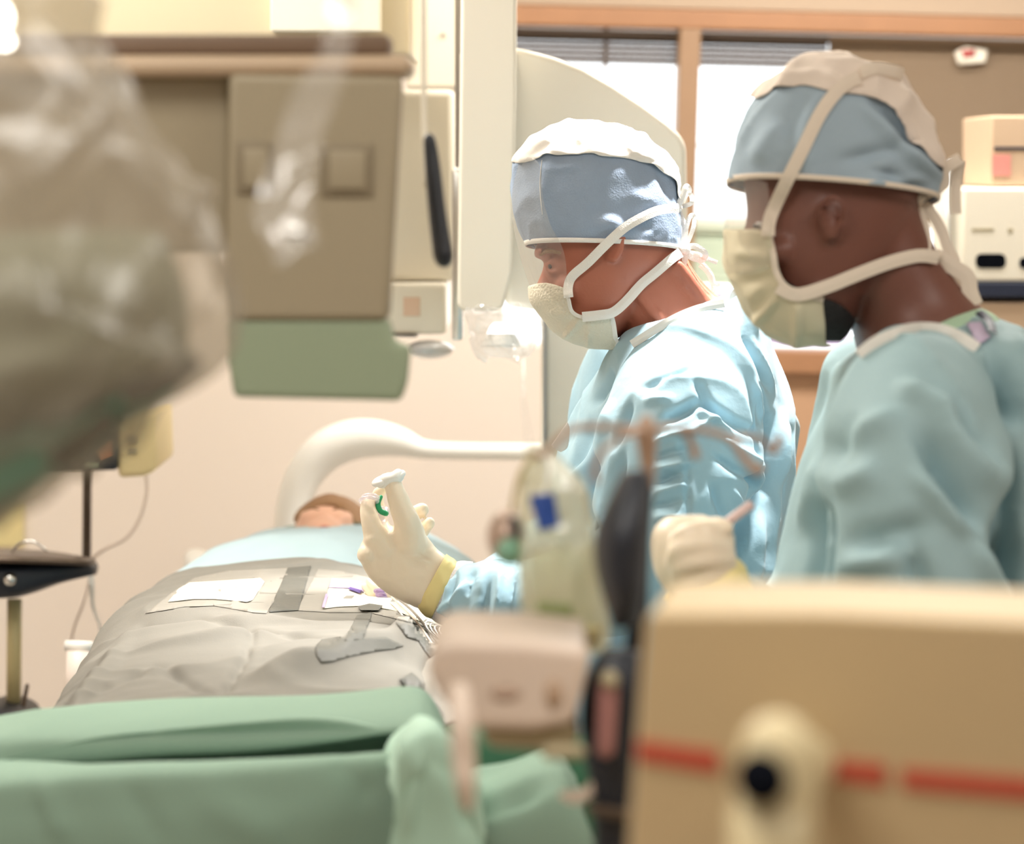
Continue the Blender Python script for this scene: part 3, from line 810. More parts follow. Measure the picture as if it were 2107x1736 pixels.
# pale blue sheet over the chest
bs = gridsurf([
    (3.82, [(500, 1400), (516, 1190), (556, 1106), (600, 1088), (660, 1080), (740, 1080), (820, 1092), (900, 1110), (960, 1150), (985, 1240), (1000, 1400)]),
    (3.74, [(440, 1450), (470, 1200), (520, 1110), (580, 1092), (650, 1086), (740, 1085), (830, 1096), (910, 1120), (975, 1165), (1005, 1250), (1020, 1420)]),
    (3.55, [(330, 1500), (370, 1240), (430, 1140), (520, 1108), (620, 1100), (740, 1102), (840, 1112), (920, 1140), (990, 1190), (1030, 1290), (1050, 1450)]),
    (3.30, [(240, 1600), (300, 1300), (350, 1190), (460, 1142), (600, 1124), (740, 1130), (860, 1146), (950, 1180), (1020, 1240), (1060, 1340), (1090, 1500)]),
    (3.10, [(180, 1700), (270, 1380), (330, 1280), (420, 1215), (570, 1196), (740, 1202), (870, 1225), (960, 1262), (1020, 1320), (1060, 1410), (1090, 1600)]),
], m=10, mu=7)
blue = mo('blue_sheet', bs, M['sheet'])
crease(blue.data, [(420, 1155, 560, 1112, 8, .006), (380, 1165, 560, 1125, 10, -.006), (300, 1215, 480, 1150, 10, .005)], .004, (7, 7, 7), 3)
mods(blue, solid=.002, sub=1)
tag(blue, 'pale blue sheet over the chest of the patient', 'surgical drape')
hem = ribbon([W(x, y, 3.83) + Vector((0, 0, .003)) for x, y in [(540, 1108), (570, 1092), (610, 1084), (660, 1079), (740, 1079), (820, 1091), (900, 1110)]], .012, M['greenk'], 'hem', blue, face=UP)
pil = mo('pillow', loft([(380, 1140, 380, 1165, .01, 3.9), (400, 1128, 396, 1190, .07, 3.9), (470, 1140, 470, 1210, .1, 3.9), (760, 1140, 760, 1220, .12, 3.95), (820, 1150, 820, 1210, .05, 3.95)], n=20), M['white'])
tag(pil, 'white pillow corner showing beside the blue sheet', 'pillow')

# grey surgical drape over the abdomen
G = [
    (3.16, [(190, 1660), (262, 1320), (312, 1214), (430, 1172), (600, 1150), (700, 1156), (800, 1180), (900, 1205), (1000, 1265), (1070, 1350), (1110, 1560)]),
    (3.02, [(160, 1700), (230, 1350), (270, 1245), (400, 1197), (570, 1180), (740, 1184), (860, 1206), (950, 1244), (1040, 1305), (1090, 1400), (1120, 1600)]),
    (2.84, [(110, 1740), (190, 1400), (226, 1288), (330, 1238), (540, 1222), (740, 1228), (860, 1256), (940, 1296), (1020, 1345), (1080, 1440), (1110, 1640)]),
    (2.60, [(70, 1790), (140, 1480), (180, 1370), (300, 1304), (520, 1285), (740, 1290), (850, 1312), (910, 1350), (980, 1400), (1040, 1500), (1070, 1700)]),
    (2.36, [(30, 1840), (96, 1540), (140, 1440), (280, 1380), (520, 1358), (740, 1358), (840, 1372), (890, 1410), (940, 1470), (990, 1560), (1010, 1760)]),
    (2.16, [(-10, 1890), (40, 1600), (90, 1520), (260, 1470), (520, 1446), (740, 1444), (830, 1450), (880, 1480), (920, 1540), (950, 1620), (970, 1820)]),
    (2.02, [(-40, 1930), (0, 1680), (60, 1600), (260, 1560), (520, 1540), (740, 1540), (830, 1545), (880, 1560), (920, 1600), (940, 1680), (950, 1880)]),
]
gd = mo('grey_drape', gridsurf(G, m=32, mu=20), M['drape'])
gcr = [
    (236, 1318, 300, 1288, 7, -.005), (300, 1288, 410, 1276, 8, -.006), (410, 1276, 520, 1296, 7, -.005), (520, 1296, 660, 1324, 6, -.005),
    (520, 1296, 505, 1360, 7, -.006), (505, 1360, 462, 1428, 7, -.006), (190, 1436, 305, 1382, 7, -.005), (330, 1376, 440, 1432, 9, -.006),
    (560, 1400, 840, 1335, 26, .016), (640, 1370, 800, 1318, 12, -.010), (800, 1330, 890, 1380, 14, .012), (830, 1410, 880, 1440, 14, -.014),
    (300, 1330, 500, 1310, 22, .005), (560, 1350, 700, 1335, 18, .004), (150, 1470, 260, 1330, 14, .006), (420, 1190, 700, 1165, 10, .003)]
crease(gd.data, [(a, b, c_, e_, w_ * .75, am * 1.6) for a, b, c_, e_, w_, am in gcr],
    .0055, (7, 9, 7), 9, oct2=.5)
mods(gd, solid=.0015, sub=1)
tag(gd, 'grey surgical drape with adhesive windows over the belly', 'surgical drape')
gt = bvhs(gd)
patch('window_border', [(300, 1264), (352, 1222), (400, 1190), (470, 1176), (594, 1170), (588, 1200), (548, 1264), (520, 1262), (440, 1248), (380, 1250)], gt, M['drapel'], gd, off=.0013)
patch('window_film', [(346, 1242), (368, 1215), (390, 1202), (460, 1198), (536, 1193), (544, 1200), (520, 1238), (508, 1242), (440, 1236), (400, 1236)], gt, M['gauze'], gd, off=.0026)
patch('window_border', [(610, 1258), (636, 1210), (655, 1172), (700, 1176), (760, 1190), (860, 1216), (980, 1290), (940, 1320), (860, 1286), (760, 1262), (680, 1262)], gt, M['drapel'], gd, off=.0013)
patch('window_film', [(664, 1256), (672, 1226), (682, 1200), (720, 1206), (780, 1222), (850, 1240), (900, 1268), (940, 1308), (880, 1290), (820, 1262), (760, 1250), (700, 1252)], gt, M['gauze'], gd, off=.0026)
patch('printed_band', [(676, 1214), (682, 1196), (742, 1202), (748, 1224), (720, 1216)], gt, M['purple'], gd, off=.0042)
patch('printed_band', [(720, 1215), (744, 1222), (740, 1228), (716, 1219)], gt, M['violet'], gd, off=.0052)
patch('printed_band', [(662, 1256), (670, 1228), (676, 1228), (668, 1256)], gt, M['purple'], gd, off=.0042)
patch('adhesive_strip', [(553, 1262), (592, 1170), (640, 1166), (614, 1258)], gt, M['draped'], gd, off=.0017)
patch('adhesive_strip', [(708, 1322), (734, 1268), (765, 1262), (763, 1272), (745, 1318)], gt, M['draped'], gd, off=.0017)
patch('dark_patch', [(736, 1254), (760, 1248), (786, 1252), (780, 1262), (742, 1262)], gt, M['draped'], gd, off=.0042)  # patches of darker grey laid over the drape
patch('dark_patch', [(648, 1334), (662, 1318), (700, 1312), (712, 1318), (760, 1314), (790, 1312), (830, 1330), (812, 1336), (770, 1342), (720, 1352), (680, 1364), (660, 1366), (650, 1350)], gt, M['draped'], gd, off=.0017)
patch('dark_patch', [(815, 1282), (850, 1290), (880, 1306), (900, 1352), (885, 1360), (860, 1320), (836, 1312)], gt, M['draped'], gd, off=.0017)
patch('dark_patch', [(820, 1400), (846, 1386), (862, 1400), (874, 1436), (846, 1438)], gt, M['draped'], gd, off=.0017)

# green drape over the foot of the table
GR = [
    (2.20, [(-120, 1535), (0, 1500), (120, 1474), (300, 1456), (520, 1446), (700, 1440), (820, 1432), (866, 1440), (900, 1475), (930, 1530), (960, 1620)]),
    (2.08, [(-140, 1515), (0, 1488), (120, 1466), (300, 1446), (520, 1438), (700, 1430), (826, 1424), (872, 1434), (905, 1480), (940, 1560), (975, 1700)]),
    (1.98, [(-140, 1545), (0, 1522), (120, 1502), (300, 1485), (520, 1474), (700, 1464), (830, 1456), (880, 1470), (925, 1530), (965, 1620), (1000, 1760)]),
    (1.93, [(-140, 1590), (0, 1566), (120, 1558), (300, 1546), (520, 1534), (700, 1520), (835, 1508), (890, 1530), (930, 1590), (975, 1680), (1010, 1800)]),
    (1.975, [(-140, 1602), (0, 1576), (120, 1568), (300, 1556), (520, 1543), (700, 1529), (836, 1520), (885, 1556), (925, 1620), (965, 1710), (1000, 1830)]),
    (1.86, [(-140, 1620), (0, 1602), (120, 1592), (300, 1580), (520, 1566), (700, 1552), (840, 1546), (880, 1580), (920, 1650), (955, 1750), (990, 1860)]),
    (1.835, [(-140, 1700), (0, 1680), (120, 1672), (300, 1662), (520, 1650), (700, 1640), (820, 1632), (870, 1670), (900, 1730), (935, 1820), (970, 1920)]),
    (1.83, [(-140, 1860), (0, 1850), (120, 1842), (300, 1832), (520, 1822), (700, 1812), (800, 1802), (850, 1830), (880, 1880), (915, 1960), (950, 2040)]),
    (1.84, [(-140, 2400), (0, 2390), (120, 2380), (300, 2370), (520, 2360), (700, 2350), (800, 2340), (850, 2350), (880, 2360), (915, 2380), (950, 2400)]),
]
grn = mo('green_drape', gridsurf(GR, m=12, mu=9), M['greend'])
crease(grn.data, [(0, 1562, 840, 1524, 13, -.022), (90, 1620, 130, 1720, 20, .006), (420, 1640, 560, 1720, 40, .006), (250, 1600, 330, 1736, 26, -.005), (700, 1570, 760, 1640, 26, -.005)], .006, (4, 4, 4), 5)
mods(grn, solid=.003, sub=1)
tag(grn, 'pale green drape covering the foot of the table', 'surgical drape')

g2 = gridsurf([
    (1.90, [(800, 1560), (840, 1500), (870, 1490), (905, 1530), (930, 1580), (950, 1640)]),
    (1.72, [(820, 1640), (850, 1540), (885, 1500), (925, 1540), (960, 1600), (990, 1690)]),
    (1.70, [(800, 1760), (840, 1640), (880, 1590), (930, 1620), (970, 1690), (1000, 1780)]),
    (1.70, [(790, 1960), (830, 1860), (880, 1800), (930, 1810), (980, 1850), (1010, 1950)]),
], m=9, mu=8)
o = mo('green_cloth', g2, mat('lit_green_cloth', C(176, 210, 192), 0.8, bump=.1, bscale=12)); crease(o.data, [(860, 1540, 840, 1700, 14, .008), (930, 1560, 960, 1700, 16, -.008)], .006, (8, 8, 8), 2); mods(o, solid=.003, sub=1)  # paler than the drape: light on the fold put into the colour
tag(o, 'lit fold of green cloth, painted paler, beside the green drape', 'surgical drape')
g3 = gridsurf([
    (1.92, [(960, 1600), (1010, 1590), (1070, 1572), (1120, 1556), (1150, 1570), (1170, 1620)]),
    (1.80, [(950, 1650), (1000, 1628), (1070, 1590), (1140, 1572), (1172, 1600), (1200, 1680)]),
    (1.74, [(930, 1700), (985, 1672), (1060, 1640), (1140, 1620), (1190, 1660), (1225, 1740)]),
    (1.72, [(900, 1760), (960, 1730), (1040, 1700), (1140, 1690), (1205, 1730), (1240, 1800)]),
    (1.72, [(860, 1960), (940, 1930), (1040, 1900), (1140, 1890), (1215, 1920), (1250, 1960)]),
], m=9, mu=8)
o = mo('green_cloth', g3, M['greend']); crease(o.data, [(960, 1690, 1100, 1640, 14, -.008), (1000, 1660, 1120, 1600, 14, .006)], .006, (8, 8, 8), 7); mods(o, solid=.003, sub=1)
tag(o, 'pale green folded cloth below the pink grey pump', 'surgical drape')
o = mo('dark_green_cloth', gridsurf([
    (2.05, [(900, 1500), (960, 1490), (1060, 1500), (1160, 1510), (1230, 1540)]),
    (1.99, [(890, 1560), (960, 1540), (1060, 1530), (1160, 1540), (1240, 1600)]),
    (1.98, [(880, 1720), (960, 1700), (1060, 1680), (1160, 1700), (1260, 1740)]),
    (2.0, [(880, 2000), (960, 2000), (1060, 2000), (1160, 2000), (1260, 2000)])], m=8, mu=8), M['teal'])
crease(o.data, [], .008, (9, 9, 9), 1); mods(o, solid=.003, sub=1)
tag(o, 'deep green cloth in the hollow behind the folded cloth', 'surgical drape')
o = mo('blue_cloth', gridsurf([
    (2.1, [(1100, 1560), (1180, 1550), (1260, 1560), (1330, 1580)]),
    (2.04, [(1100, 1640), (1180, 1630), (1260, 1640), (1340, 1650)]),
    (2.04, [(1100, 1960), (1180, 1960), (1260, 1960), (1350, 1960)])], m=8, mu=8), mat('navy_blue_cloth', C(62, 94, 120), 0.8))
crease(o.data, [], .012, (12, 12, 12), 4); mods(o, solid=.003, sub=1)
tag(o, 'dark blue cloth at the foot of the drip pole', 'surgical drape')

# ================================================================== surgeon
sur = thing('person', 'surgeon in blue cap and clear visor looking down, holding a syringe', 'person', W(1400, 2630, 2.78))
d = 2.74
head = loft([(1235, 285, 1330, 300, .03, d), (1140, 320, 1375, 350, .062, d), (1092, 400, 1390, 420, .074, d), (1098, 480, 1393, 490, .076, d),
             (1118, 530, 1388, 540, .073, d), (1118, 560, 1370, 560, .071, d), (1134, 600, 1335, 590, .068, d), (1146, 640, 1310, 640, .063, d), (1160, 676, 1275, 690, .05, d), (1190, 702, 1262, 712, .03, d)], n=48, m=5)
nose = loft([(1122, 540, 1150, 540, .008, d), (1108, 575, 1150, 570, .012, d), (1096, 606, 1160, 600, .018, d), (1110, 622, 1160, 622, .015, d)], n=16)
brow = ellp(1112, 520, d, 14, 12, .05)
neck = loft([(1225, 560, 1392, 470, .060, d + .005), (1262, 640, 1420, 545, .062, d + .01), (1282, 700, 1465, 600, .070, d + .02), (1300, 760, 1520, 640, .095, d + .03), (1330, 860, 1570, 740, .13, d + .05)], n=40)
jaw = ellp(1240, 625, d - .03, 46, 40, .035)
cheek = ellp(1180, 590, d - .035, 40, 34, .03)
ears = []
for sgn in (-1, 1):
    de = d + sgn * .078
    ears += [tubep([(1240, 508, de, 7), (1238, 480, de + sgn * .003, 7), (1250, 460, de + sgn * .004, 7), (1272, 462, de + sgn * .005, 7), (1282, 488, de + sgn * .006, 7), (1276, 515, de + sgn * .006, 7.5), (1265, 533, de + sgn * .003, 9), (1254, 528, de, 7)], n=10),
             ellp(1262, 495, de, 20, 32, .006)]
tend = [tubep([(1395, 545, d - .045, 12), (1430, 590, d - .042, 12), (1480, 660, d - .04, 14)], n=10), tubep([(1300, 585, d - .046, 14), (1345, 640, d - .046, 14), (1400, 720, d - .045, 16)], n=10)]
lids = [tubep([(1122, 545, d - .034, 5), (1138, 536, d - .046, 6), (1160, 546, d - .056, 5)], n=8), tubep([(1124, 556, d - .034, 5), (1140, 560, d - .044, 5), (1160, 552, d - .056, 4)], n=8)]
body = link('body', fuse(lids + [head, nose, brow, neck, jaw, cheek] + ears + tend, .0035, 4), M['skin'], sur)
mo('eye', ellp(1140, 547, d - .034, 11, 7, .008), M['eyew'], sur)
mo('iris', ellp(1132, 548, d - .039, 4.5, 6, .005), M['iris'], sur)
mo('eyebrow', tubep([(1112, 524, d - .035, 3), (1128, 516, d - .052, 5), (1152, 520, d - .064, 3)], n=8), M['hair'], sur)
capst = [(1185, 257, 1262, 262, .02, d), (1115, 284, 1325, 292, .060, d), (1066, 325, 1374, 340, .082, d), (1056, 372, 1390, 385, .088, d), (1058, 420, 1397, 430, .089, d), (1068, 466, 1400, 476, .087, d), (1086, 502, 1398, 516, .083, d)]
full = loft(capst, n=88, m=12, cap1=False)
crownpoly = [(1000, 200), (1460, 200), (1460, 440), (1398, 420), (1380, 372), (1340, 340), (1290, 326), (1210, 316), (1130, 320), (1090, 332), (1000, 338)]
cap = mo('cap', full, M['cap'], sur)
capc = [(1118, 330, 1122, 500, 4, .0025), (1238, 470, 1262, 450, 18, .007), (1262, 450, 1282, 490, 10, .006), (1310, 500, 1350, 470, 6, .003), (1380, 380, 1390, 470, 6, .003),
        (1300, 400, 1350, 420, 14, .003), (1130, 350, 1180, 345, 8, .002), (1290, 440, 1345, 480, 8, -.003), (1350, 350, 1385, 420, 6, -.003)]
crease(cap.data, capc, .0028, (22, 22, 16), 1, oct2=.6)
mods(cap, solid=.0012, sub=1)
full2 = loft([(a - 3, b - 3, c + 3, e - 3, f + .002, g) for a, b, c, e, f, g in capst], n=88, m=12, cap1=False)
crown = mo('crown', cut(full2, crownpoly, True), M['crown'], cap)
crease(crown.data, capc + [(1100, 320, 1150, 290, 5, -.004), (1120, 326, 1170, 300, 4, .003), (1290, 300, 1360, 350, 8, .004), (1080, 320, 1120, 290, 4, .003), (1220, 320, 1245, 345, 5, .004)], .0028, (22, 22, 16), 1, oct2=.6)
crease(crown.data, [(1100, 300, 1160, 275, 3, .002), (1150, 315, 1200, 280, 3, .002), (1270, 285, 1330, 330, 3, .0025), (1240, 270, 1300, 300, 3, .002)], .0035, (24, 24, 30), 5, oct2=0)
mods(crown, solid=.0014, sub=1)
ct = bvhs(cap); bt = bvhs(body, cap, crown)
def snap(pts, tree, off, fb=d - .08): return [hit(tree, x, y, off, fb) for x, y in pts]
et = mo('cap_edge_tape', loft([(1080, 496, 1403, 509, .0865, d), (1083, 506, 1403, 518, .0862, d)], n=88, m=2, cap0=False, cap1=False), M['tape'], cap); mods(et, solid=.0015, offset=1)
patchp = [(1240, 322), (1250, 320), (1258, 344), (1250, 346)]
# mask: mesh shell over nose, mouth and chin
mk = loft([(1088, 590, 1300, 575, .074, d), (1092, 620, 1290, 610, .074, d), (1114, 650, 1290, 650, .070, d), (1142, 682, 1296, 690, .060, d), (1175, 703, 1300, 712, .046, d), (1205, 712, 1300, 722, .030, d)], n=88, m=10, cap0=False)
mk = cut(mk, [(1060, 585), (1120, 580), (1166, 592), (1170, 612), (1178, 640), (1198, 652), (1255, 642), (1262, 680), (1272, 716), (1240, 740), (1060, 740)])
mask = mo('mask', mk, M['mask'], sur)
crease(mask.data, [(1165, 690, 1195, 655, 4, .006), (1210, 706, 1214, 656, 3, .005), (1130, 640, 1180, 650, 8, .002)], .001, (20, 20, 20), 4)
mods(mask, solid=.0015, sub=1)
mt = bvhs(mask, body, cap, crown)
ribbon(snap([(1166, 596), (1170, 615), (1178, 640), (1198, 652), (1226, 650), (1256, 641)], mt, .002), .0045, M['maskb'], 'mask_edge_tape', mask, thick=.001)
ribbon(snap([(1255, 641), (1260, 665), (1264, 690), (1270, 712)], mt, .002), .0055, M['maskb'], 'mask_edge_tape', mask, thick=.001)
ribbon(strap([(1170, 612), (1169, 590), (1178, 568), (1210, 540), (1250, 500), (1290, 465), (1340, 438), (1370, 430), (1396, 428)], mt, .004), .0115, M['tape'], 'upper_strap', mask, thick=.0012)
ribbon(strap([(1198, 652), (1235, 648), (1262, 642), (1290, 618), (1320, 585), (1350, 560), (1385, 530), (1400, 520)], mt, .004), .012, M['tape'], 'lower_strap', mask, thick=.0012)
# ties knotted at the back of the head
def tie(pts, name='tie', parent=None, wd=.009, m_='tape', tw=0, fc=None):
    return ribbon([W(x, y, z) for x, y, z in pts], wd, M[m_], name, parent, thick=.0012, m=8, twist=tw, face=fc)
z = d - .01
tie([(1392, 430, z - .02), (1402, 408, z - .02), (1412, 384, z - .02), (1418, 392, z), (1410, 402, z + .01), (1398, 428, z)], 'tie', cap, .007)
tie([(1396, 426, z), (1412, 398, z - .01), (1422, 402, z - .01), (1422, 418, z - .012), (1404, 424, z), (1392, 420, z)], 'tie', cap, .0055)
tie([(1394, 428, z), (1402, 450, z - .005), (1410, 470, z - .01), (1406, 500, z - .01), (1404, 520, z)], 'tie', cap, .0075)
tie([(1404, 505, z - .01), (1412, 470, z - .012), (1420, 445, z - .01), (1428, 446, z - .008), (1426, 470, z - .01), (1412, 505, z - .01)], 'tie', cap, .0055)
tie([(1400, 515, z - .02), (1392, 540, z - .025), (1397, 568, z - .02), (1406, 545, z - .02), (1412, 520, z - .02)], 'tie', mask, .0075)
tie([(1404, 514, z - .02), (1428, 506, z - .02), (1450, 520, z - .02), (1446, 534, z - .01), (1424, 530, z - .01), (1406, 516, z - .02)], 'tie', mask, .0075)
tie([(1412, 518, z - .01), (1440, 524, z - .01), (1460, 534, z - .01), (1476, 540, z - .01)], 'tie', mask, .0055)
tie([(1424, 522, z), (1448, 545, z), (1464, 565, z), (1470, 584, z), (1482, 584, z)], 'tie', mask, .0055)
tie([(1440, 545, z + .01), (1456, 560, z + .01), (1468, 590, z + .01), (1464, 604, z + .01)], 'tie', mask, .006)
mo('knot', ellp(1408, 514, z - .02, 13, 11, .008), M['tape'], mask)
mo('knot', ellp(1396, 428, z - .01, 9, 9, .007), M['tape'], cap)
mods(mo('cap_seam', tubep([(*PJ(p)[:2], PJ(p)[2], .9) for p in snap([(1116, 330), (1112, 380), (1116, 440), (1124, 500)], ct, .0008)], n=6), M['tape'], cap))
# clear visor
vs_ = loft([(1062, 330, 1330, 350, .094, d), (1054, 400, 1330, 420, .098, d), (1060, 470, 1330, 480, .097, d), (1078, 545, 1320, 550, .094, d), (1100, 610, 1310, 615, .086, d), (1126, 656, 1300, 650, .078, d)], n=88, m=8, cap0=False, cap1=False)
vz = mo('visor', cut(vs_, [(1030, 320), (1112, 326), (1120, 420), (1140, 480), (1165, 510), (1166, 590), (1180, 640), (1100, 670), (1030, 600)]), M['visor'], sur)
crease(vz.data, [], .0015, (12, 12, 6), 6)

# gown: torso and near sleeve in one cloth
dt = 2.86
torso = loft([(1262, 712, 1500, 604, .085, 2.76), (1240, 745, 1548, 650, .15, 2.79), (1216, 800, 1590, 750, .20, 2.82), (1180, 880, 1618, 850, .215, dt), (1150, 960, 1630, 950, .215, dt),
              (1140, 1060, 1618, 1050, .21, dt), (1140, 1200, 1590, 1180, .21, dt), (1130, 1350, 1580, 1330, .22, dt), (1110, 1650, 1590, 1650, .24, dt), (1080, 2050, 1610, 2050, .26, dt), (1070, 2400, 1620, 2400, .27, dt)], n=72, m=6)
arm = tubep([(1400, 730, 2.74, 78), (1402, 790, 2.68, 120), (1400, 860, 2.65, 142), (1394, 930, 2.64, 150), (1386, 1010, 2.63, 146), (1368, 1085, 2.61, 132), (1325, 1160, 2.60, 104), (1240, 1215, 2.61, 90), (1150, 1228, 2.62, 82), (1060, 1236, 2.63, 74), (990, 1230, 2.63, 70), (956, 1226, 2.64, 67), (942, 1222, 2.645, 64)], n=40, m=6, round_ends=False)
arm2 = tubep([(1300, 740, 2.98, 90), (1290, 850, 3.03, 110), (1270, 960, 3.05, 104), (1230, 1060, 3.04, 90), (1130, 1150, 3.0, 76), (1030, 1210, 2.95, 66), (960, 1235, 2.90, 60)], n=32, m=6)
gm = fuse([torso, arm, arm2], .0045, 7)
cr = [
    # sleeve front edge and torso gap
    (1228, 900, 1218, 1060, 10, -.026), (1225, 830, 1262, 770, 10, -.012), (1200, 960, 1160, 1060, 12, .010), (1215, 880, 1185, 980, 9, -.010),
    (1265, 850, 1232, 960, 9, .010), (1300, 830, 1270, 920, 8, -.010), (1255, 960, 1235, 1100, 9, .008), (1285, 940, 1262, 1050, 9, -.008),
    # shoulder wrinkles
    (1330, 800, 1410, 765, 9, -.007), (1360, 790, 1400, 775, 6, .006), (1330, 830, 1380, 825, 8, .006), (1370, 868, 1440, 830, 12, -.012), (1430, 790, 1470, 850, 8, -.009), (1440, 845, 1500, 890, 8, .009),
    (1450, 830, 1560, 905, 9, -.008), (1400, 900, 1470, 860, 10, .010), (1480, 900, 1560, 960, 9, .008), (1470, 940, 1560, 1000, 9, -.009), (1350, 910, 1420, 890, 8, .009),
    (1345, 940, 1415, 925, 7, -.009), (1348, 965, 1420, 950, 8, .009), (1346, 990, 1400, 975, 7, -.009), (1350, 1015, 1410, 1000, 8, .008), (1345, 1040, 1400, 1030, 7, -.008), (1350, 1065, 1395, 1060, 9, .008),
    (1414, 930, 1414, 1060, 5, -.006), (1460, 1000, 1500, 1080, 10, -.007), (1500, 1010, 1530, 1060, 9, .007), (1540, 950, 1560, 1010, 10, .010),
    # back
    (1505, 610, 1545, 690, 7, .010), (1540, 700, 1590, 800, 6, .006), (1530, 690, 1575, 790, 6, -.010), (1560, 800, 1585, 880, 8, -.008), (1545, 790, 1560, 860, 7, .008), (1588, 870, 1580, 1000, 12, -.02), (1608, 860, 1605, 980, 8, .012),
    (1620, 900, 1612, 1040, 5, -.012), (1575, 1000, 1500, 1150, 16, -.022), (1560, 1080, 1530, 1240, 14, .008), (1600, 1010, 1560, 1200, 8, .009),
    # cuff of the raised sleeve
    (915, 1290, 935, 1175, 7, -.006), (905, 1262, 960, 1200, 9, .008), (960, 1220, 975, 1172, 9, -.007), (990, 1300, 1010, 1190, 10, -.012), (1010, 1290, 1030, 1180, 9, .010), (940, 1300, 980, 1240, 10, .006), (1050, 1290, 1060, 1190, 9, -.008)]
cr = [(a, b, c, e_, w_ * .8, am * 1.35) for a, b, c, e_, w_, am in cr]
crease(gm, cr, .007, (9, 9, 5), 12, facing=True, oct2=.5)
gown = link('gown', gm, M['gown'], sur)
mods(gown, sub=1)
gt1 = bvhs(gown)
def snapg(pts, off): return [hit(gt1, x, y, off, 2.7) for x, y in pts]
ribbon(strap([(1300, 708), (1318, 697), (1345, 680), (1390, 654), (1440, 634), (1490, 624)], gt1, .004), .010, M['bind'], 'neck_binding', gown, thick=.0015)
cf = mo('back_flap', gridsurf([(2.72, [(1502, 628), (1506, 604), (1516, 596), (1526, 606)]), (2.72, [(1512, 660), (1520, 634), (1536, 626), (1550, 656)]), (2.74, [(1545, 720), (1560, 700), (1580, 700), (1596, 760)]), (2.78, [(1590, 830), (1600, 800), (1612, 810), (1624, 860)])], m=6, mu=5), M['gown'], gown)
mods(cf, solid=.0015, sub=1)
ribbon([W(x, y, 2.70) for x, y in [(1504, 628), (1510, 606), (1520, 598), (1532, 616)]], .008, M['bind'], 'flap_binding', gown)
wf = mo('side_tie', gridsurf([(2.66, [(1168, 868), (1172, 880), (1172, 892)]), (2.66, [(1148, 896), (1160, 906), (1168, 920)]), (2.66, [(1134, 916), (1142, 924), (1154, 930)])], m=5, mu=4), M['bind'], gown)
mods(wf, solid=.0015)
mo('trousers', join(tubep([(1300, 2200, 2.78, 90), (1290, 2400, 2.78, 80), (1285, 2600, 2.78, 60)], n=20), tubep([(1450, 2200, 2.92, 90), (1440, 2400, 2.92, 80), (1436, 2520, 2.92, 60)], n=20)), M['gown'], sur)
for px_, dd in ((1270, 2.78), (1420, 2.92)):
    b_ = W(px_, 2500, dd); b_.z = 0
    mo('shoe', tube3([(b_.x + .06, b_.y, .05, .045), (b_.x - .06, b_.y, .045, .045), (b_.x - .16, b_.y, .035, .034)], n=16), M['white'], sur)

# ---- raised gloved hand
hd_ = 2.66
def F3(pts, n=16): return tubep(pts, n=n, m=6)
palm = loft([(748, 1108, 862, 1086, .017, hd_), (738, 1134, 884, 1110, .019, hd_), (746, 1165, 896, 1126, .021, hd_), (764, 1192, 910, 1138, .023, hd_), (800, 1222, 924, 1150, .025, hd_), (850, 1246, 938, 1168, .026, hd_), (890, 1262, 948, 1178, .026, hd_)], n=32, m=5)
thumb = F3([(846, 1120, hd_ - .006, 36), (838, 1078, hd_ - .012, 29), (826, 1046, hd_ - .014, 24), (817, 1020, hd_ - .014, 21), (808, 996, hd_ - .012, 18), (802, 986, hd_ - .010, 15)])
index = F3([(792, 1130, hd_ - .004, 34), (774, 1100, hd_ - .008, 26), (762, 1072, hd_ - .008, 20), (757, 1048, hd_ - .004, 16.5), (760, 1030, hd_ + .002, 14)])
middle = F3([(800, 1120, hd_ + .014, 26), (782, 1080, hd_ + .028, 19), (776, 1040, hd_ + .034, 15), (778, 1018, hd_ + .03, 13), (788, 1006, hd_ + .024, 11)])
ring = F3([(820, 1110, hd_ + .02, 24), (832, 1078, hd_ + .034, 18), (850, 1060, hd_ + .034, 16), (868, 1048, hd_ + .028, 15)])
pinky = F3([(850, 1125, hd_ + .016, 22), (862, 1100, hd_ + .026, 16), (872, 1088, hd_ + .026, 14), (883, 1076, hd_ + .02, 12.5)])
kn = [ellp(757, 1140, hd_ - .006, 22, 22, .016), ellp(770, 1108, hd_ - .008, 22, 20, .016)]
g_ = fuse([palm, thumb, index, middle, ring, pinky] + kn, .0022, 5)
crease(g_, [(858, 1140, 882, 1150, 3, -.0018), (850, 1148, 880, 1158, 3, .0018), (850, 1160, 875, 1168, 3, -.0012), (792, 1098, 812, 1130, 9, -.0015), (820, 1095, 800, 1060, 4, -.001)], .0005, (40, 40, 40), 2, facing=True)
glv = link('glove', g_, M['glove'], sur)
cu = loft([(858, 1246, 918, 1140, .0275, hd_), (872, 1262, 928, 1148, .0295, hd_), (888, 1272, 940, 1158, .031, hd_)], n=40, m=6, cap0=False, cap1=False)
cu = mo('glove_cuff', cu, M['gcuff'], glv); crease(cu.data, [], .0012, (60, 60, 60), 3); mods(cu, solid=.001, sub=1)
kc = mo('knit_cuff', loft([(886, 1270, 940, 1156, .0305, hd_), (902, 1282, 952, 1154, .035, hd_), (930, 1290, 974, 1156, .037, hd_)], n=40, m=5, cap0=False, cap1=False), M['knit'], gown); mods(kc, solid=.001, sub=1)
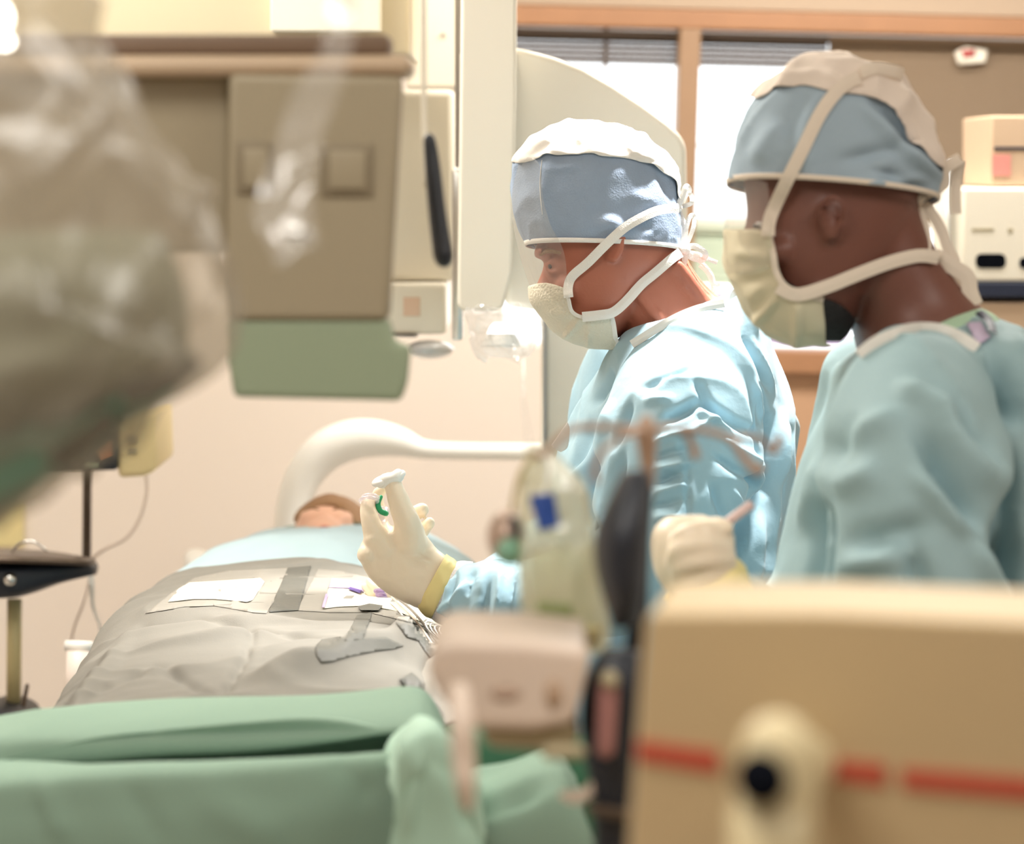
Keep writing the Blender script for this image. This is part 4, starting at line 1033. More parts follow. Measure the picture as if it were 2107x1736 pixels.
# ---- other hand near the puncture
h2 = 2.86
palm2 = loft([(792, 1226, 800, 1246, .012, h2), (830, 1224, 826, 1262, .018, h2), (870, 1228, 862, 1282, .02, h2), (920, 1222, 905, 1290, .024, h2 + .01), (960, 1215, 950, 1280, .026, h2 + .03)], n=24)
f2 = [F3([(840, 1240, h2 - .01, 13), (800, 1226, h2 - .02, 11), (776, 1212, h2 - .02, 10), (760, 1196, h2 - .01, 8.5)], 12),
      F3([(840, 1246, h2, 13), (800, 1236, h2 - .01, 11), (768, 1222, h2 - .01, 10), (750, 1206, h2, 8.5)], 12),
      F3([(840, 1252, h2 + .01, 13), (806, 1246, h2 + .01, 11), (770, 1232, h2 + .01, 10), (748, 1222, h2 + .012, 8.5)], 12),
      F3([(850, 1262, h2 - .01, 12), (822, 1258, h2 - .012, 10), (798, 1250, h2 - .012, 9)], 12),
      F3([(850, 1236, h2 + .014, 13), (812, 1216, h2 + .016, 11), (788, 1200, h2 + .014, 10), (770, 1190, h2 + .01, 8)], 12)]
link('glove', fuse([palm2] + f2, .0022, 4), M['glove'], sur)

# ---- control syringe and lines
sy = thing('control_syringe', 'clear ring handled syringe with white and green fittings in the raised glove', 'syringe', W(800, 1050, hd_))
mo('thumb_ring', join(torus(W(788, 988, hd_ - .012), .0078, .0042, (RT * .94 + UP * .34), (FW * .9 + UP * .3).normalized(), sx=1.2), torus(W(812, 980, hd_ - .012), .0076, .0042, (RT * .94 + UP * .34), (FW * .9 + UP * .3).normalized(), sx=1.2)), M['white'], sy)
mo('thumb_pad', loft([(770, 996, 780, 1004, .004, hd_ - .012), (786, 976, 792, 1004, .009, hd_ - .014), (804, 972, 808, 994, .009, hd_ - .016), (818, 964, 824, 992, .009, hd_ - .014), (829, 968, 831, 984, .004, hd_ - .012)], n=16), M['white'], sy)
mo('finger_ring', torus(W(759, 1030, hd_ - .006), .0105, .0022, RT, (UP * .42 - FW * .9).normalized()), M['clear'], sy)
mo('finger_ring', torus(W(762, 1024, hd_ - .004), .0095, .0022, RT, (UP * .42 - FW * .9).normalized()), M['clear'], sy)
mo('green_collar', tubep([(784, 1022, hd_ + .002, 4), (778, 1036, hd_, 5.5), (782, 1050, hd_, 6), (794, 1056, hd_, 6)], n=12), M['green'], sy)
mo('barrel', cyl(W(790, 1046, hd_ + .012), W(782, 1075, hd_ + .004), .008), M['clear'], sy)
mo('nozzle', cyl(W(783, 1070, hd_ + .005), W(790, 1150, hd_ + .03), .003), M['clear'], sy)
cth = thing('catheter_hub', 'small purple ringed catheter hub between gloved fingertips', 'catheter', W(783, 1222, 2.84))
mo('hub', cyl(W(778, 1212, 2.83), W(790, 1236, 2.83), .006), mat('pale_purple_plastic', C(200, 170, 215), .3), cth)
for k in range(3):
    mo('hub_ring', torus(W(780 + k * 4, 1216 + k * 8, 2.828), .0065, .0009, RT, (UP * .5 - FW * .85).normalized()), M['purple'], cth)
mo('needle', cyl(W(778, 1212, 2.835), W(772, 1196, 2.85), .0015), M['green'], cth)
def line(pts, m_, label, r=1.6):
    o = mo('catheter_line', tubep([(x, y, z_, r) for x, y, z_ in pts], n=8, m=8), M[m_])
    return tag(o, label, 'tube')
line([(790, 1232, 2.82), (812, 1246, 2.76), (840, 1282, 2.66), (868, 1322, 2.56), (894, 1372, 2.42)], 'white', 'clear catheter line nearest the grey drape window', 1.8)
line([(812, 1226, 2.80), (850, 1258, 2.70), (884, 1300, 2.60), (914, 1346, 2.45), (925, 1390, 2.35)], 'grey', 'metal grey guide line running down beside the blue sleeve', 2.6)
line([(806, 1228, 2.80), (842, 1262, 2.70), (876, 1304, 2.60), (902, 1350, 2.45), (912, 1396, 2.35)], 'pump', 'pale tube running parallel to the grey guide line', 2.0)
cw = thing('coiled_wire', 'coil of fine steel guide wire by the blue sleeve', 'wire', W(900, 1305, 2.55))
for k in range(5):
    mo('wire_loop', torus(W(896 + k * 13, 1298 + k * 7, 2.52), .011 + .001 * k, .0009, (RT * .8 - UP * .6).normalized(), (UP * .5 + FW * .8).normalized(), sx=1.3 + .1 * k), M['grey'], cw)
tl = mo('side_towel', gridsurf([(2.62, [(858, 1300), (900, 1318), (950, 1322), (1010, 1340)]), (2.45, [(862, 1350), (905, 1340), (960, 1345), (1030, 1365)]), (2.3, [(870, 1420), (910, 1400), (970, 1400), (1060, 1420)]), (2.2, [(880, 1520), (920, 1490), (980, 1480), (1080, 1500)])], m=7, mu=7), M['drapel'])
crease(tl.data, [], .006, (14, 14, 14), 8); mods(tl, solid=.002, sub=1)
tag(tl, 'crumpled pale towel under the wires beside the sleeve', 'towel')

# ================================================================== second person
sec = thing('person', 'dark skinned assistant in pale gown and grey blue cap, seen from behind right', 'person', W(1900, 2900, 2.227))
sec['label'] = 'assistant in grey blue cap and pale gown standing nearest, at right'
e = 2.200
head2 = loft([(1650, 190, 1800, 200, .045, e), (1565, 260, 1880, 280, .070, e), (1532, 350, 1898, 372, .077, e), (1538, 430, 1890, 440, .076, e), (1532, 500, 1872, 510, .073, e), (1546, 560, 1830, 565, .069, e), (1570, 620, 1770, 622, .060, e), (1600, 662, 1745, 668, .046, e), (1640, 685, 1720, 692, .026, e)], n=48, m=5)
nose2 = loft([(1530, 470, 1560, 470, .009, e), (1508, 520, 1560, 515, .014, e), (1506, 548, 1566, 545, .02, e), (1530, 562, 1566, 562, .014, e)], n=16)
neck2 = loft([(1690, 500, 1890, 430, .062, e + .005), (1725, 600, 1925, 520, .065, e + .01), (1752, 665, 1985, 600, .075, e + .02), (1772, 730, 2030, 660, .10, e + .03), (1820, 830, 2080, 780, .13, e + .04)], n=40)
ears2 = []
for sgn in (-1, 1):
    de = e + sgn * .077
    ears2 += [tubep([(1692, 470, de, 7), (1684, 436, de + sgn * .008, 8), (1696, 412, de + sgn * .014, 8), (1722, 408, de + sgn * .018, 8), (1738, 430, de + sgn * .016, 8), (1730, 462, de + sgn * .010, 8), (1714, 488, de + sgn * .004, 10), (1700, 484, de, 8)], n=10),
              ellp(1706, 448, de, 22, 36, .006)]
body2 = link('body', fuse([head2, nose2, neck2, ellp(1690, 590, e - .035, 60, 50, .034), ellp(1600, 520, e - .04, 46, 40, .03)] + ears2, .004, 4), M['skind'], sec)
mo('eye', ellp(1562, 464, e - .044, 11, 8, .009), M['eyew'], sec)
mo('iris', ellp(1554, 465, e - .051, 5, 6, .006), M['iris'], sec)
bd = cut(loft([(1545, 560, 1834, 565, .0705, e), (1568, 622, 1774, 624, .0625, e), (1598, 666, 1752, 674, .049, e), (1636, 692, 1730, 700, .03, e)], n=60, m=6, cap0=False), [(1530, 580), (1600, 560), (1650, 600), (1735, 625), (1760, 660), (1730, 710), (1500, 710)])
mods(mo('jaw_cover', bd, M['jawk'], sec), solid=.002)  # near-black shell over jaw and chin
c2 = [(1668, 130, 1740, 132, .02, e), (1600, 160, 1828, 168, .058, e), (1560, 205, 1872, 222, .075, e), (1532, 265, 1908, 285, .086, e), (1514, 322, 1934, 342, .090, e), (1503, 374, 1922, 412, .087, e)]
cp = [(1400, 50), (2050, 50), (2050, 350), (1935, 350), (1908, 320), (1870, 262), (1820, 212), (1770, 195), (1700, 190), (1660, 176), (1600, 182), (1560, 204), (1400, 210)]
cap2 = mo('cap', loft(c2, n=88, m=12, cap1=False), M['cap2'], sec)
c2c = [(1800, 215, 1900, 300, 12, -.010), (1780, 230, 1890, 340, 10, .008), (1740, 330, 1860, 300, 16, -.008), (1800, 350, 1900, 390, 12, -.008), (1760, 380, 1890, 370, 10, .007), (1600, 260, 1560, 330, 20, .006), (1660, 200, 1620, 290, 14, -.006), (1700, 230, 1640, 360, 20, .004), (1860, 300, 1925, 360, 9, .008)]
crease(cap2.data, c2c, .004, (16, 16, 12), 3)
mods(cap2, solid=.0015, sub=1)
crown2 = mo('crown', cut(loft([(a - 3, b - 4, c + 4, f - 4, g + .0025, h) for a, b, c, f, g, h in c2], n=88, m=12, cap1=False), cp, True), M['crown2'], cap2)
crease(crown2.data, c2c, .004, (16, 16, 12), 3)
crease(crown2.data, [(1700, 150, 1760, 190, 8, .005), (1840, 230, 1900, 320, 9, .005), (1620, 160, 1680, 150, 8, .004)], .005, (18, 18, 18), 6, oct2=0)
mods(crown2, solid=.0015, sub=1)
m2 = cut(loft([(1492, 470, 1700, 470, .078, e), (1494, 530, 1700, 530, .078, e), (1512, 590, 1700, 590, .075, e), (1540, 640, 1720, 640, .068, e), (1580, 684, 1720, 690, .052, e), (1640, 706, 1712, 710, .03, e)], n=88, m=9, cap0=False),
         [(1440, 470), (1586, 474), (1594, 540), (1614, 584), (1660, 606), (1694, 612), (1700, 720), (1440, 720)])
mask2 = mo('mask', m2, mat('mask_cream', C(218, 208, 180), .75, bump=.1, bscale=40), sec)
crease(mask2.data, [(1560, 660, 1600, 610, 8, .008), (1640, 700, 1640, 620, 8, .007), (1530, 580, 1600, 570, 12, -.005), (1520, 520, 1580, 530, 10, .005)], .003, (18, 18, 18), 3)
mods(mask2, solid=.0015, sub=1)
v2 = mo('visor', cut(loft([(1502, 360, 1750, 380, .096, e), (1500, 420, 1750, 430, .097, e), (1494, 500, 1750, 500, .095, e), (1500, 570, 1740, 570, .088, e)], n=80, m=8, cap0=False, cap1=False), [(1440, 360), (1586, 372), (1590, 560), (1440, 600)]), M['visor'], sec)
crease(v2.data, [], .002, (10, 10, 8), 1)
t2 = bvhs(body2, cap2, crown2, mask2)
def sn2(pts, off=.004): return [hit(t2, x, y, off, e - .08) for x, y in pts]
et = mo('cap_edge_tape', loft([(1498, 366, 1928, 406, .094, e), (1500, 378, 1925, 416, .0935, e)], n=88, m=2, cap0=False, cap1=False), M['tape2'], cap2); mods(et, solid=.002, offset=1)
ribbon(strap([(1580, 486), (1584, 450), (1610, 390), (1650, 310), (1690, 230), (1730, 180), (1768, 158)], t2), .013, M['tape2'], 'upper_strap', mask2, thick=.0015)
ribbon(sn2([(1768, 158), (1800, 150), (1830, 152), (1846, 160)], .006), .012, M['tape2'], 'upper_strap', mask2, thick=.0015)
ribbon(strap([(1600, 590), (1640, 606), (1700, 590), (1760, 566), (1830, 540), (1890, 526), (1930, 530)], t2), .013, M['tape2'], 'lower_strap', mask2, thick=.0015)
ribbon(sn2([(1584, 476), (1590, 520), (1600, 560), (1616, 588), (1645, 604), (1694, 612)], .003), .006, M['tape2'], 'mask_edge_tape', mask2, thick=.001)
y_ = e - .03
def tie2(pts, par, wd=.010): return tie([(x, y, y_ + zz) for x, y, zz in pts], 'tie', par, wd, 'tape2')
tie2([(1660, 120, 0), (1700, 122, 0), (1740, 140, -.01), (1776, 162, -.02)], cap2, .012)
tie2([(1830, 140, 0), (1850, 150, 0), (1844, 172, 0), (1828, 164, 0)], cap2, .006)
tie2([(1884, 400, 0), (1920, 370, 0), (1950, 342, 0), (1976, 326, 0)], cap2, .012)
tie2([(1976, 330, 0), (1968, 370, .01), (1966, 410, .01), (1968, 440, .01)], cap2, .010)
tie2([(1890, 408, 0), (1930, 392, 0), (1945, 376, 0), (1940, 352, 0), (1916, 372, 0), (1888, 400, 0)], cap2, .008)
tie2([(1888, 412, 0), (1876, 450, -.005), (1864, 480, -.01), (1864, 504, -.01), (1884, 522, -.01), (1904, 520, -.01), (1908, 490, 0), (1896, 440, 0), (1886, 414, 0)], cap2, .008)
tie2([(1900, 420, .005), (1924, 450, .005), (1940, 480, .005), (1950, 510, .005), (1966, 540, .005)], cap2, .011)
tie2([(1922, 526, 0), (1960, 548, 0), (1990, 570, 0), (1996, 600, 0), (2006, 628, 0)], mask2, .016)
tie2([(1930, 534, .005), (1960, 566, .005), (1980, 590, .005), (2000, 622, .005)], mask2, .010)
mo('knot', ellp(1888, 408, y_, 16, 16, .010), M['tape2'], cap2)
mo('knot', ellp(1924, 528, y_, 15, 13, .010), M['tape2'], mask2)
torso2 = loft([(1762, 725, 2040, 655, .10, e + .02), (1738, 768, 2110, 700, .17, e + .03), (1712, 830, 2170, 770, .205, e + .04), (1672, 900, 2220, 860, .215, e + .045), (1640, 990, 2250, 960, .215, e + .045), (1622, 1080, 2260, 1060, .215, e + .045),
                (1600, 1200, 2270, 1190, .215, e + .045), (1590, 1400, 2270, 1400, .24, e + .08), (1570, 1800, 2280, 1800, .26, e + .08), (1550, 2300, 2290, 2300, .28, e + .08), (1545, 2620, 2295, 2620, .29, e + .08)], n=72, m=6)
arm_2 = tubep([(1890, 760, 2.127, 100), (1880, 840, 2.036, 150), (1874, 920, 2.000, 166), (1872, 1010, 1.973, 172), (1872, 1110, 1.963, 176), (1864, 1210, 1.963, 174), (1830, 1310, 2.000, 160), (1740, 1360, 1.991, 120), (1640, 1340, 1.973, 100), (1570, 1290, 1.963, 86), (1530, 1250, 1.963, 76)], n=40, m=6)
arm_3 = tubep([(1790, 790, 2.345, 90), (1770, 920, 2.363, 110), (1740, 1060, 2.363, 100), (1690, 1190, 2.327, 84), (1620, 1270, 2.254, 70)], n=32, m=6)
gm2 = fuse([torso2, arm_2, arm_3], .0075, 8)
cr2 = [(1690, 1060, 1680, 1230, 16, -.03), (1700, 940, 1660, 1080, 20, .010), (1760, 870, 1700, 960, 18, -.008), (1840, 860, 1740, 900, 22, .008), (1860, 800, 1960, 860, 20, .012), (1900, 900, 2010, 1070, 18, -.022),
       (1930, 860, 2030, 1000, 18, .012), (1890, 980, 1990, 1100, 16, .010), (1960, 830, 2030, 940, 16, -.010), (2040, 900, 2060, 1100, 16, .008), (2070, 960, 2060, 1180, 18, -.028), (2040, 740, 2080, 860, 14, -.026), (2090, 700, 2130, 860, 18, .014),
       (1760, 1120, 1900, 1080, 26, -.010), (1740, 1160, 1880, 1140, 22, .008), (1870, 1120, 1900, 1230, 20, -.014), (1720, 1000, 1800, 970, 24, .007), (1800, 1200, 1720, 1230, 20, -.010), (2000, 1120, 2050, 1230, 18, .010), (2078, 1120, 2070, 1260, 16, -.02)]
cr2 = [(a, b, c, e_, w_, am * 1.5) for a, b, c, e_, w_, am in cr2]
crease(gm2, cr2, .008, (7, 7, 4), 22, facing=True, oct2=.4)
gown2 = link('gown', gm2, M['gown2'], sec)
mods(gown2, sub=1)
tg2 = bvhs(gown2)
def sg2(pts, off=.002): return [hit(tg2, x, y, off, 2.136) for x, y in pts]
ribbon(strap([(1768, 732), (1800, 706), (1840, 688), (1880, 677), (1930, 678), (1975, 694), (2010, 718)], tg2, .004), .012, M['bind'], 'neck_binding', gown2, thick=.0015)
sc = cut(loft([(1800, 700, 2000, 632, .078, e + .02), (1790, 730, 2040, 655, .105, e + .025), (1800, 780, 2060, 700, .13, e + .03)], n=48, m=4, cap0=False, cap1=False), rect(1500, 500, 2200, 900))
mods(mo('scrub_collar', sc, mat('scrub_mint', C(176, 206, 178), .8), sec), solid=.002)
patch('collar_patch', [(1990, 672), (2022, 668), (2040, 700), (2010, 716)], bvhs(gown2, body2), mat('lilac_cloth', C(196, 180, 206), .8), gown2, step=8, off=.004, fallback=2.163)
ribbon([hit(tg2, x, y, .006, 2.145) for x, y in [(2020, 652), (2034, 672), (2046, 694)]], .008, M['navy'], 'dark_trim', gown2)
mo('trousers', join(tubep([(1780, 2500, 2.182, 110), (1780, 2700, 2.182, 90), (1780, 2880, 2.182, 70)], n=20), tubep([(2050, 2500, 2.318, 110), (2050, 2650, 2.318, 90), (2050, 2780, 2.318, 70)], n=20)), M['gown2'], sec)
for px_, dd in ((1760, 2.182), (2020, 2.318)):
    b_ = W(px_, 2800, dd); b_.z = 0
    mo('shoe', tube3([(b_.x + .06, b_.y, .05, .045), (b_.x - .06, b_.y, .045, .045), (b_.x - .16, b_.y, .035, .034)], n=16), M['white'], sec)
# gloved fist
q = 1.945
fist = [loft([(1372, 1062, 1452, 1058, .012, q), (1344, 1090, 1490, 1088, .026, q), (1340, 1140, 1502, 1120, .032, q), (1352, 1190, 1512, 1150, .034, q), (1390, 1236, 1524, 1180, .036, q), (1450, 1270, 1550, 1215, .036, q)], n=32),
        F3([(1490, 1110, q - .02, 24), (1450, 1090, q - .036, 22), (1405, 1100, q - .036, 20), (1390, 1130, q - .026, 18)]),
        F3([(1490, 1130, q - .026, 24), (1445, 1120, q - .044, 22), (1395, 1134, q - .040, 20), (1386, 1160, q - .028, 18)]),
        F3([(1495, 1150, q - .026, 23), (1450, 1152, q - .044, 21), (1402, 1166, q - .040, 19), (1396, 1188, q - .028, 17)]),
        F3([(1500, 1172, q - .020, 21), (1460, 1182, q - .038, 18), (1420, 1194, q - .034, 16), (1414, 1210, q - .026, 14)]),
        F3([(1430, 1130, q + .01, 26), (1446, 1094, q - .008, 22), (1474, 1080, q - .022, 19), (1496, 1086, q - .03, 16)])]
gl2 = link('glove', fuse(fist, .003, 6), M['glove'], sec)
gcf = mo('glove_cuff', loft([(1366, 1226, 1508, 1142, .038, q), (1396, 1260, 1530, 1172, .042, q), (1440, 1290, 1550, 1210, .044, q)], n=40, m=5, cap0=False, cap1=False), M['gcuff'], gl2)
crease(gcf.data, [], .002, (40, 40, 40)); mods(gcf, solid=.002, sub=1)
pn = mo('thin_probe', cyl(W(1470, 1094, q - .01), W(1548, 1036, q - .01), .0042), mat('pink_plastic', C(226, 200, 196), .4))
tag(pn, 'thin pinkish stick held in the gloved fist', 'probe')

# ================================================================== drip pole in the foreground
PY = 1.45
ivp = thing('drip_pole', 'dark drip pole with brown hooks in front of the surgeon', 'drip stand', W(1270, 1736, PY))
mo('shaft', tubep([(1334, 960, PY, 15), (1322, 1100, PY, 17), (1312, 1280, PY, 20), (1296, 1450, PY, 26), (1288, 1600, PY, 30), (1274, 1800, PY, 30), (1240, 5450, PY, 34)], n=20), M['black'], ivp)
mo('pole_head', tubep([(1330, 868, PY, 16), (1330, 900, PY, 22), (1333, 940, PY, 17), (1334, 1000, PY, 14)], n=16), M['brown'], ivp)
def hook(pts): mo('hook', tubep([(x, y, z_, r) for x, y, z_, r in pts], n=10), M['brown'], ivp)
hook([(1325, 882, PY, 9), (1260, 880, PY, 8), (1190, 880, PY, 8), (1150, 900, PY - .01, 7), (1120, 936, PY - .01, 8), (1096, 930, PY - .01, 6)])
hook([(1330, 884, PY, 9), (1380, 880, PY + .02, 8), (1440, 884, PY + .03, 8), (1500, 902, PY + .03, 8), (1530, 940, PY + .03, 10), (1556, 968, PY + .03, 11), (1566, 962, PY + .03, 8)])
hook([(1325, 884, PY - .01, 8), (1280, 900, PY - .04, 7), (1240, 930, PY - .05, 7), (1222, 974, PY - .05, 8), (1230, 990, PY - .05, 7)])
hook([(1335, 884, PY + .02, 7), (1400, 884, PY + .06, 7), (1422, 910, PY + .07, 8), (1432, 938, PY + .07, 9)])
hook([(1500, 902, PY + .03, 6), (1560, 900, PY + .06, 6), (1590, 930, PY + .08, 8), (1604, 900, PY + .08, 8)])
mo('foot', join(*[tubep([(1240, 5400, PY, 34), (1240 + 300 * math.cos(a), 5500, PY + .12 * math.sin(a), 26)], n=12) for a in (0.3, 1.55, 2.8, 4.0, 5.3)]), M['black'], ivp)
pb = thing('pressure_cuff', 'black bulbous pressure cuff hanging on the drip pole', 'medical cuff', W(1285, 1000, PY - .05))
mo('cuff', loft([(1282, 968, 1336, 968, .02, PY - .05), (1250, 1030, 1338, 1020, .035, PY - .05), (1226, 1090, 1336, 1090, .045, PY - .05), (1222, 1150, 1330, 1150, .045, PY - .05), (1236, 1215, 1325, 1215, .04, PY - .05), (1262, 1290, 1315, 1280, .02, PY - .05)], n=28), M['black'], pb)
cl2 = thing('pole_clamp', 'black pole clamp with reddish grey insert at the pump', 'clamp', W(1250, 1500, PY - .06))
mo('clamp_body', loft([(1240, 1340, 1320, 1340, .02, PY - .04), (1206, 1400, 1316, 1400, .028, PY - .04), (1196, 1480, 1310, 1480, .03, PY - .04), (1200, 1550, 1306, 1550, .03, PY - .04), (1216, 1640, 1300, 1640, .026, PY - .04), (1226, 1800, 1300, 1800, .02, PY - .04)], n=24, ex=4), M['black'], cl2)
mo('insert', tubep([(1252, 1410, PY - .08, 20), (1250, 1450, PY - .08, 22), (1246, 1540, PY - .08, 20)], n=16), mat('red_grey_plastic', C(160, 112, 108), .5), cl2)
mo('insert', ellp(1254, 1398, PY - .08, 20, 20, .014), M['pumpd'], cl2)
mo('lever', tubep([(1160, 1636, PY - .05, 10), (1186, 1640, PY - .06, 14), (1212, 1628, PY - .06, 12), (1226, 1600, PY - .06, 7)], n=12), M['pump'], cl2)
mo('bracket', tubep([(1216, 1664, PY - .07, 12), (1290, 1676, PY - .07, 14)], n=12), M['steel'], cl2)

# drip bag
bgo = thing('drip_bag', 'translucent yellowish drip bag with blue label on the hook', 'drip bag', W(1110, 930, 1.49))
bz = 1.49
bagf = loft([(1090, 925, 1104, 925, .004, bz), (1084, 960, 1150, 955, .010, bz), (1072, 1010, 1196, 1000, .018, bz), (1068, 1080, 1220, 1070, .024, bz), (1076, 1160, 1232, 1150, .028, bz), (1086, 1240, 1238, 1230, .026, bz), (1096, 1300, 1236, 1300, .018, bz), (1100, 1330, 1230, 1330, .005, bz)], n=48, m=8)
o = mo('bag', bagf, M['ivbag'], bgo); crease(o.data, [], .005, (16, 16, 10), 4); mods(o, sub=1)
btree = bvhs(o)
patch('blue_label', [(1096, 1022), (1138, 1014), (1150, 1084), (1108, 1094)], btree, M['blue'], bgo, step=9, off=.003, fallback=1.46)
patch('green_label', [(1106, 1236), (1176, 1240), (1180, 1316), (1110, 1314)], btree, mat('green_print', C(160, 172, 120), .6), bgo, step=12, off=.003, fallback=1.46)
patch('cream_label', [(1178, 1290), (1232, 1284), (1230, 1326), (1180, 1328)], btree, M['yel'], bgo, step=12, off=.003, fallback=1.46)
mo('liquid', loft([(1090, 1130, 1222, 1120, .016, bz), (1092, 1200, 1228, 1200, .018, bz), (1100, 1300, 1226, 1300, .010, bz)], n=28), film('yellow_fluid', (.95, .94, .8), clear=.6, gl=.06, veil=(.8, .78, .58)), bgo)
mo('edge_seam', tubep([(1086, 940, bz, 3.5), (1072, 1010, bz, 3.5), (1072, 1090, bz, 3.5), (1086, 1240, bz, 3.5), (1098, 1320, bz, 3.5)], n=8), M['yel'], bgo)
mo('edge_seam', tubep([(1110, 930, bz, 3), (1180, 990, bz, 3), (1222, 1070, bz, 3), (1238, 1160, bz, 3), (1242, 1300, bz, 3)], n=8), M['yel'], bgo)
dt_ = mo('drip_tube', tubep([(1080, 680, 2.0, 3), (1076, 800, 1.9, 3), (1084, 880, 1.6, 3), (1092, 930, 1.49, 3)], n=8), M['bag2'])
tag(dt_, 'clear plastic tube hanging down to the drip bag', 'tube')
gz = thing('pressure_gauge', 'round pinkish gauge with green face left of the drip bag', 'gauge', W(1042, 1108, 1.52))
mo('case', ellp(1044, 1104, 1.52, 42, 56, .025), mat('mottled_pink', C(190, 165, 150), .35, metal=.3), gz)
mo('face', ellp(1050, 1134, 1.50, 30, 30, .022), mat('gauge_green', C(130, 180, 155), .3), gz)
mo('knob', tubep([(1058, 1070, 1.50, 10), (1068, 1090, 1.49, 12), (1072, 1112, 1.50, 8)], n=12), M['black'], gz)
mo('hose', tubep([(1110, 936, 1.44, 5), (1078, 960, 1.47, 5), (1060, 1010, 1.50, 5), (1052, 1060, 1.52, 5)], n=8), M['yel'], gz)

# infusion pump
pu = thing('infusion_pump', 'pinkish grey infusion pump clamped to the drip pole', 'medical pump', W(1040, 1430, 1.370))
prism('housing', [(892, 1330), (930, 1318), (1080, 1322), (1215, 1338), (1206, 1400), (1180, 1490), (1100, 1504), (960, 1500), (905, 1440), (876, 1380)], 1.330, .10, M['pump'], pu, bevel=.012, seg=4)
prism('lower_case', [(985, 1490), (1190, 1484), (1196, 1530), (1150, 1552), (1000, 1544)], 1.340, .09, M['pumpd'], pu, bevel=.008)
mo('knob', ellp(1040, 1428, 1.325, 34, 16, .010), mat('knob_brown', C(165, 138, 120), .5), pu)
mo('knob', ellp(1140, 1430, 1.325, 20, 34, .008), mat('knob_brown2', C(176, 148, 124), .5), pu)
mo('handle', tubep([(946, 1424, 1.290, 22), (950, 1480, 1.270, 26), (954, 1560, 1.270, 25), (958, 1620, 1.270, 20), (962, 1660, 1.290, 12)], n=18), M['pump'], pu)
mo('latch', tubep([(1130, 1548, 1.330, 16), (1190, 1546, 1.330, 16)], n=12), M['pumpd'], pu)
# ================================================================== tan machine, lower right
BY, BW = 1.08, -0.20
bx = thing('machine_cabinet', 'large tan machine cabinet with broken red stripe at lower right', 'medical machine', VP(1700, 1736, BY + .05, BW))
prism('housing', [(1345, 1262), (1700, 1262), (2420, 1298), (2420, 7200), (1160, 7200), (1292, 1736), (1318, 1400), (1330, 1276)], BY, .09, M['boxc'], bx, yaw=BW, bevel=.016, seg=5)
for a, b, c_, e_ in ((1312, 1522, 1478, 1545), (1690, 1560, 1822, 1572), (1856, 1580, 2300, 1616)):
    prism('red_stripe', [(a, b), (c_, e_), (c_, e_ + 44), (a, b + 40)], BY, .004, M['red'], bx, yaw=BW, bevel=0, off=.002)
pst = mo('grab_post', tubep([(1600, 1545, .92, 78), (1596, 1620, .92, 84), (1590, 1750, .92, 86), (1580, 2300, .92, 88), (1500, 8300, .92, 88)], n=32, m=4), M['postc'], bx)
mo('post_arm', tubep([(1600, 1560, .92, 60), (1640, 1560, .98, 60), (1660, 1570, 1.06, 60)], n=24), M['postc'], bx)
mo('socket_hole', ellp(1566, 1602, 0.904, 56, 56, .020), M['hole'], bx)

# ================================================================== plastic wrapped camera head, upper left, very near
pw = thing('draped_equipment', 'near equipment wrapped in crumpled clear plastic over green cloth', 'draped machine', W(100, 0, 1.15))
q0 = 1.22
inner = loft([(-500, 520, 300, 500, .05, q0), (-500, 620, 372, 600, .07, q0), (-520, 740, 385, 690, .07, q0), (-520, 830, 380, 750, .07, q0), (-500, 920, 300, 822, .06, q0), (-480, 1010, 195, 898, .055, q0), (-440, 1080, 70, 978, .04, q0), (-400, 1120, -20, 1033, .02, q0)], n=56, m=8, ex=3)
oi = mo('cloth_wrap', inner, mat('grey_green_wrap', C(168, 172, 154), .8), pw)
crease(oi.data, [(300, 780, 180, 950, 24, -.010), (120, 640, 40, 900, 26, -.010)], .009, (8, 8, 8), 2); mods(oi, sub=1)
it = bvhs(oi)
patch('green_wrap_hem', [(398, 745), (330, 800), (220, 880), (90, 965), (0, 1025), (-60, 1040), (-60, 900), (60, 880), (150, 850), (230, 800), (330, 765)], it, mat('teal_wrap', C(128, 168, 150), .8), oi, step=14, off=.006, fallback=q0 - .05)
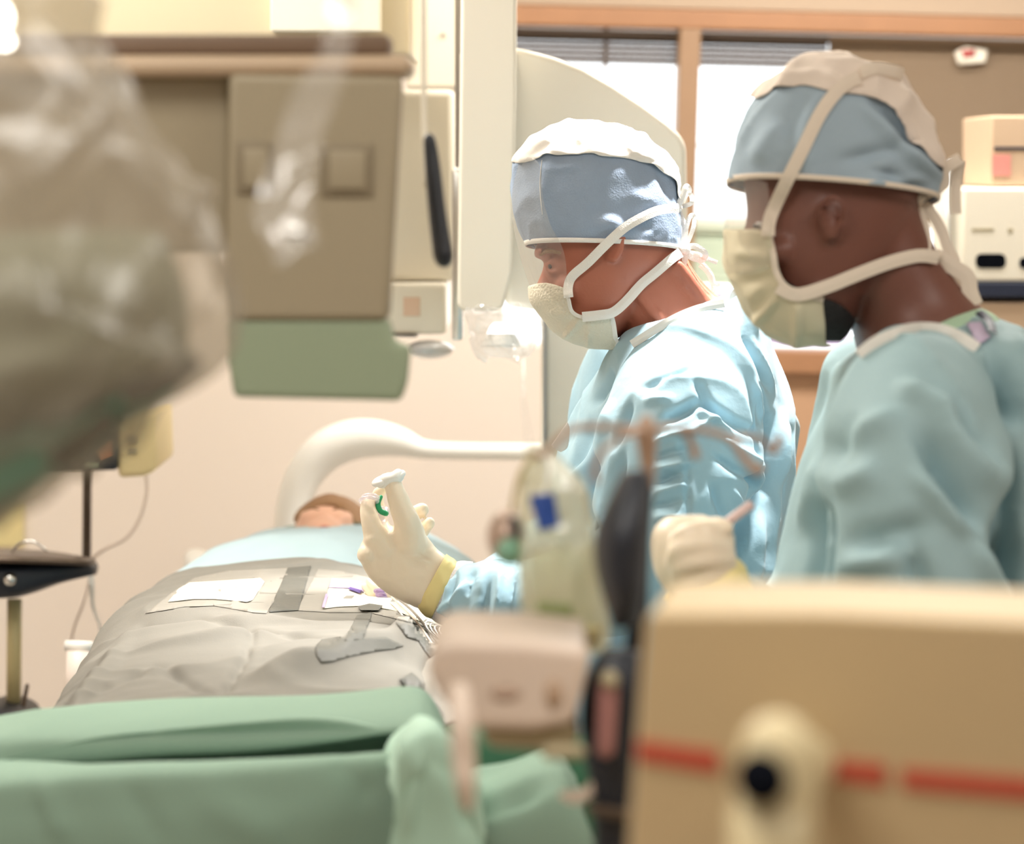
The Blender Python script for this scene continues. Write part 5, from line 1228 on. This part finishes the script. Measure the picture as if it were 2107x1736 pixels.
ribbon([W(x, y, z_) for x, y, z_ in [(404, 738, q0 - .072), (360, 780, q0 - .085), (300, 800, q0 - .085), (250, 808, q0 - .085)]], .010, mat('dark_olive_band', C(92, 84, 70), .7), 'dark_band', oi)
ribbon([W(x, y, z_) for x, y, z_ in [(230, 850, q0 - .085), (170, 910, q0 - .08), (110, 950, q0 - .07)]], .010, bpy.data.materials['dark_olive_band'], 'dark_band', oi)
oo = loft([(-400, -300, 30, -300, .05, q0), (-420, 60, 175, 60, .07, q0), (-440, 250, 310, 260, .08, q0), (-460, 420, 412, 420, .085, q0), (-470, 560, 448, 560, .09, q0), (-480, 690, 434, 660, .09, q0), (-490, 800, 402, 742, .085, q0), (-490, 900, 330, 803, .075, q0), (-470, 1010, 220, 884, .065, q0), (-440, 1080, 90, 968, .05, q0), (-400, 1120, 0, 1028, .03, q0)], n=110, m=16, ex=2.6, cap0=False)
ob = mo('plastic_drape', oo, M['bag'], pw)
crease(ob.data, [(60, 60, 330, 470, 18, .016), (130, 80, 380, 480, 12, -.014), (180, 420, 120, 640, 18, .014), (120, 640, 330, 720, 14, .012), (0, 350, 120, 640, 20, -.012), (400, 380, 300, 560, 16, .012), (380, 520, 420, 620, 14, .01), (200, 250, 80, 420, 14, .012), (250, 600, 200, 760, 16, .01)], .014, (11, 11, 11), 8, oct2=.8)
pf = thing('plastic_fold', 'clear crumpled plastic strip hanging across the grey shield', 'plastic sheet', W(700, 0, 1.200))
o = mo('strip', gridsurf([(1.250, [(668, -260), (700, -260), (740, -260)]), (1.250, [(672, 60), (700, 70), (730, 60)]), (1.260, [(600, 200), (650, 220), (690, 210)]), (1.280, [(560, 320), (610, 320), (660, 300)]), (1.260, [(520, 440), (570, 430), (640, 420)]), (1.240, [(560, 500), (610, 495), (650, 490)])], m=10, mu=10), M['bag2'], pf)
crease(o.data, [], .014, (16, 16, 12), 3, oct2=.6)
mo('glint_disc', ellp(616, 480, 1.260, 24, 16, .004), M['chrome'], pf)
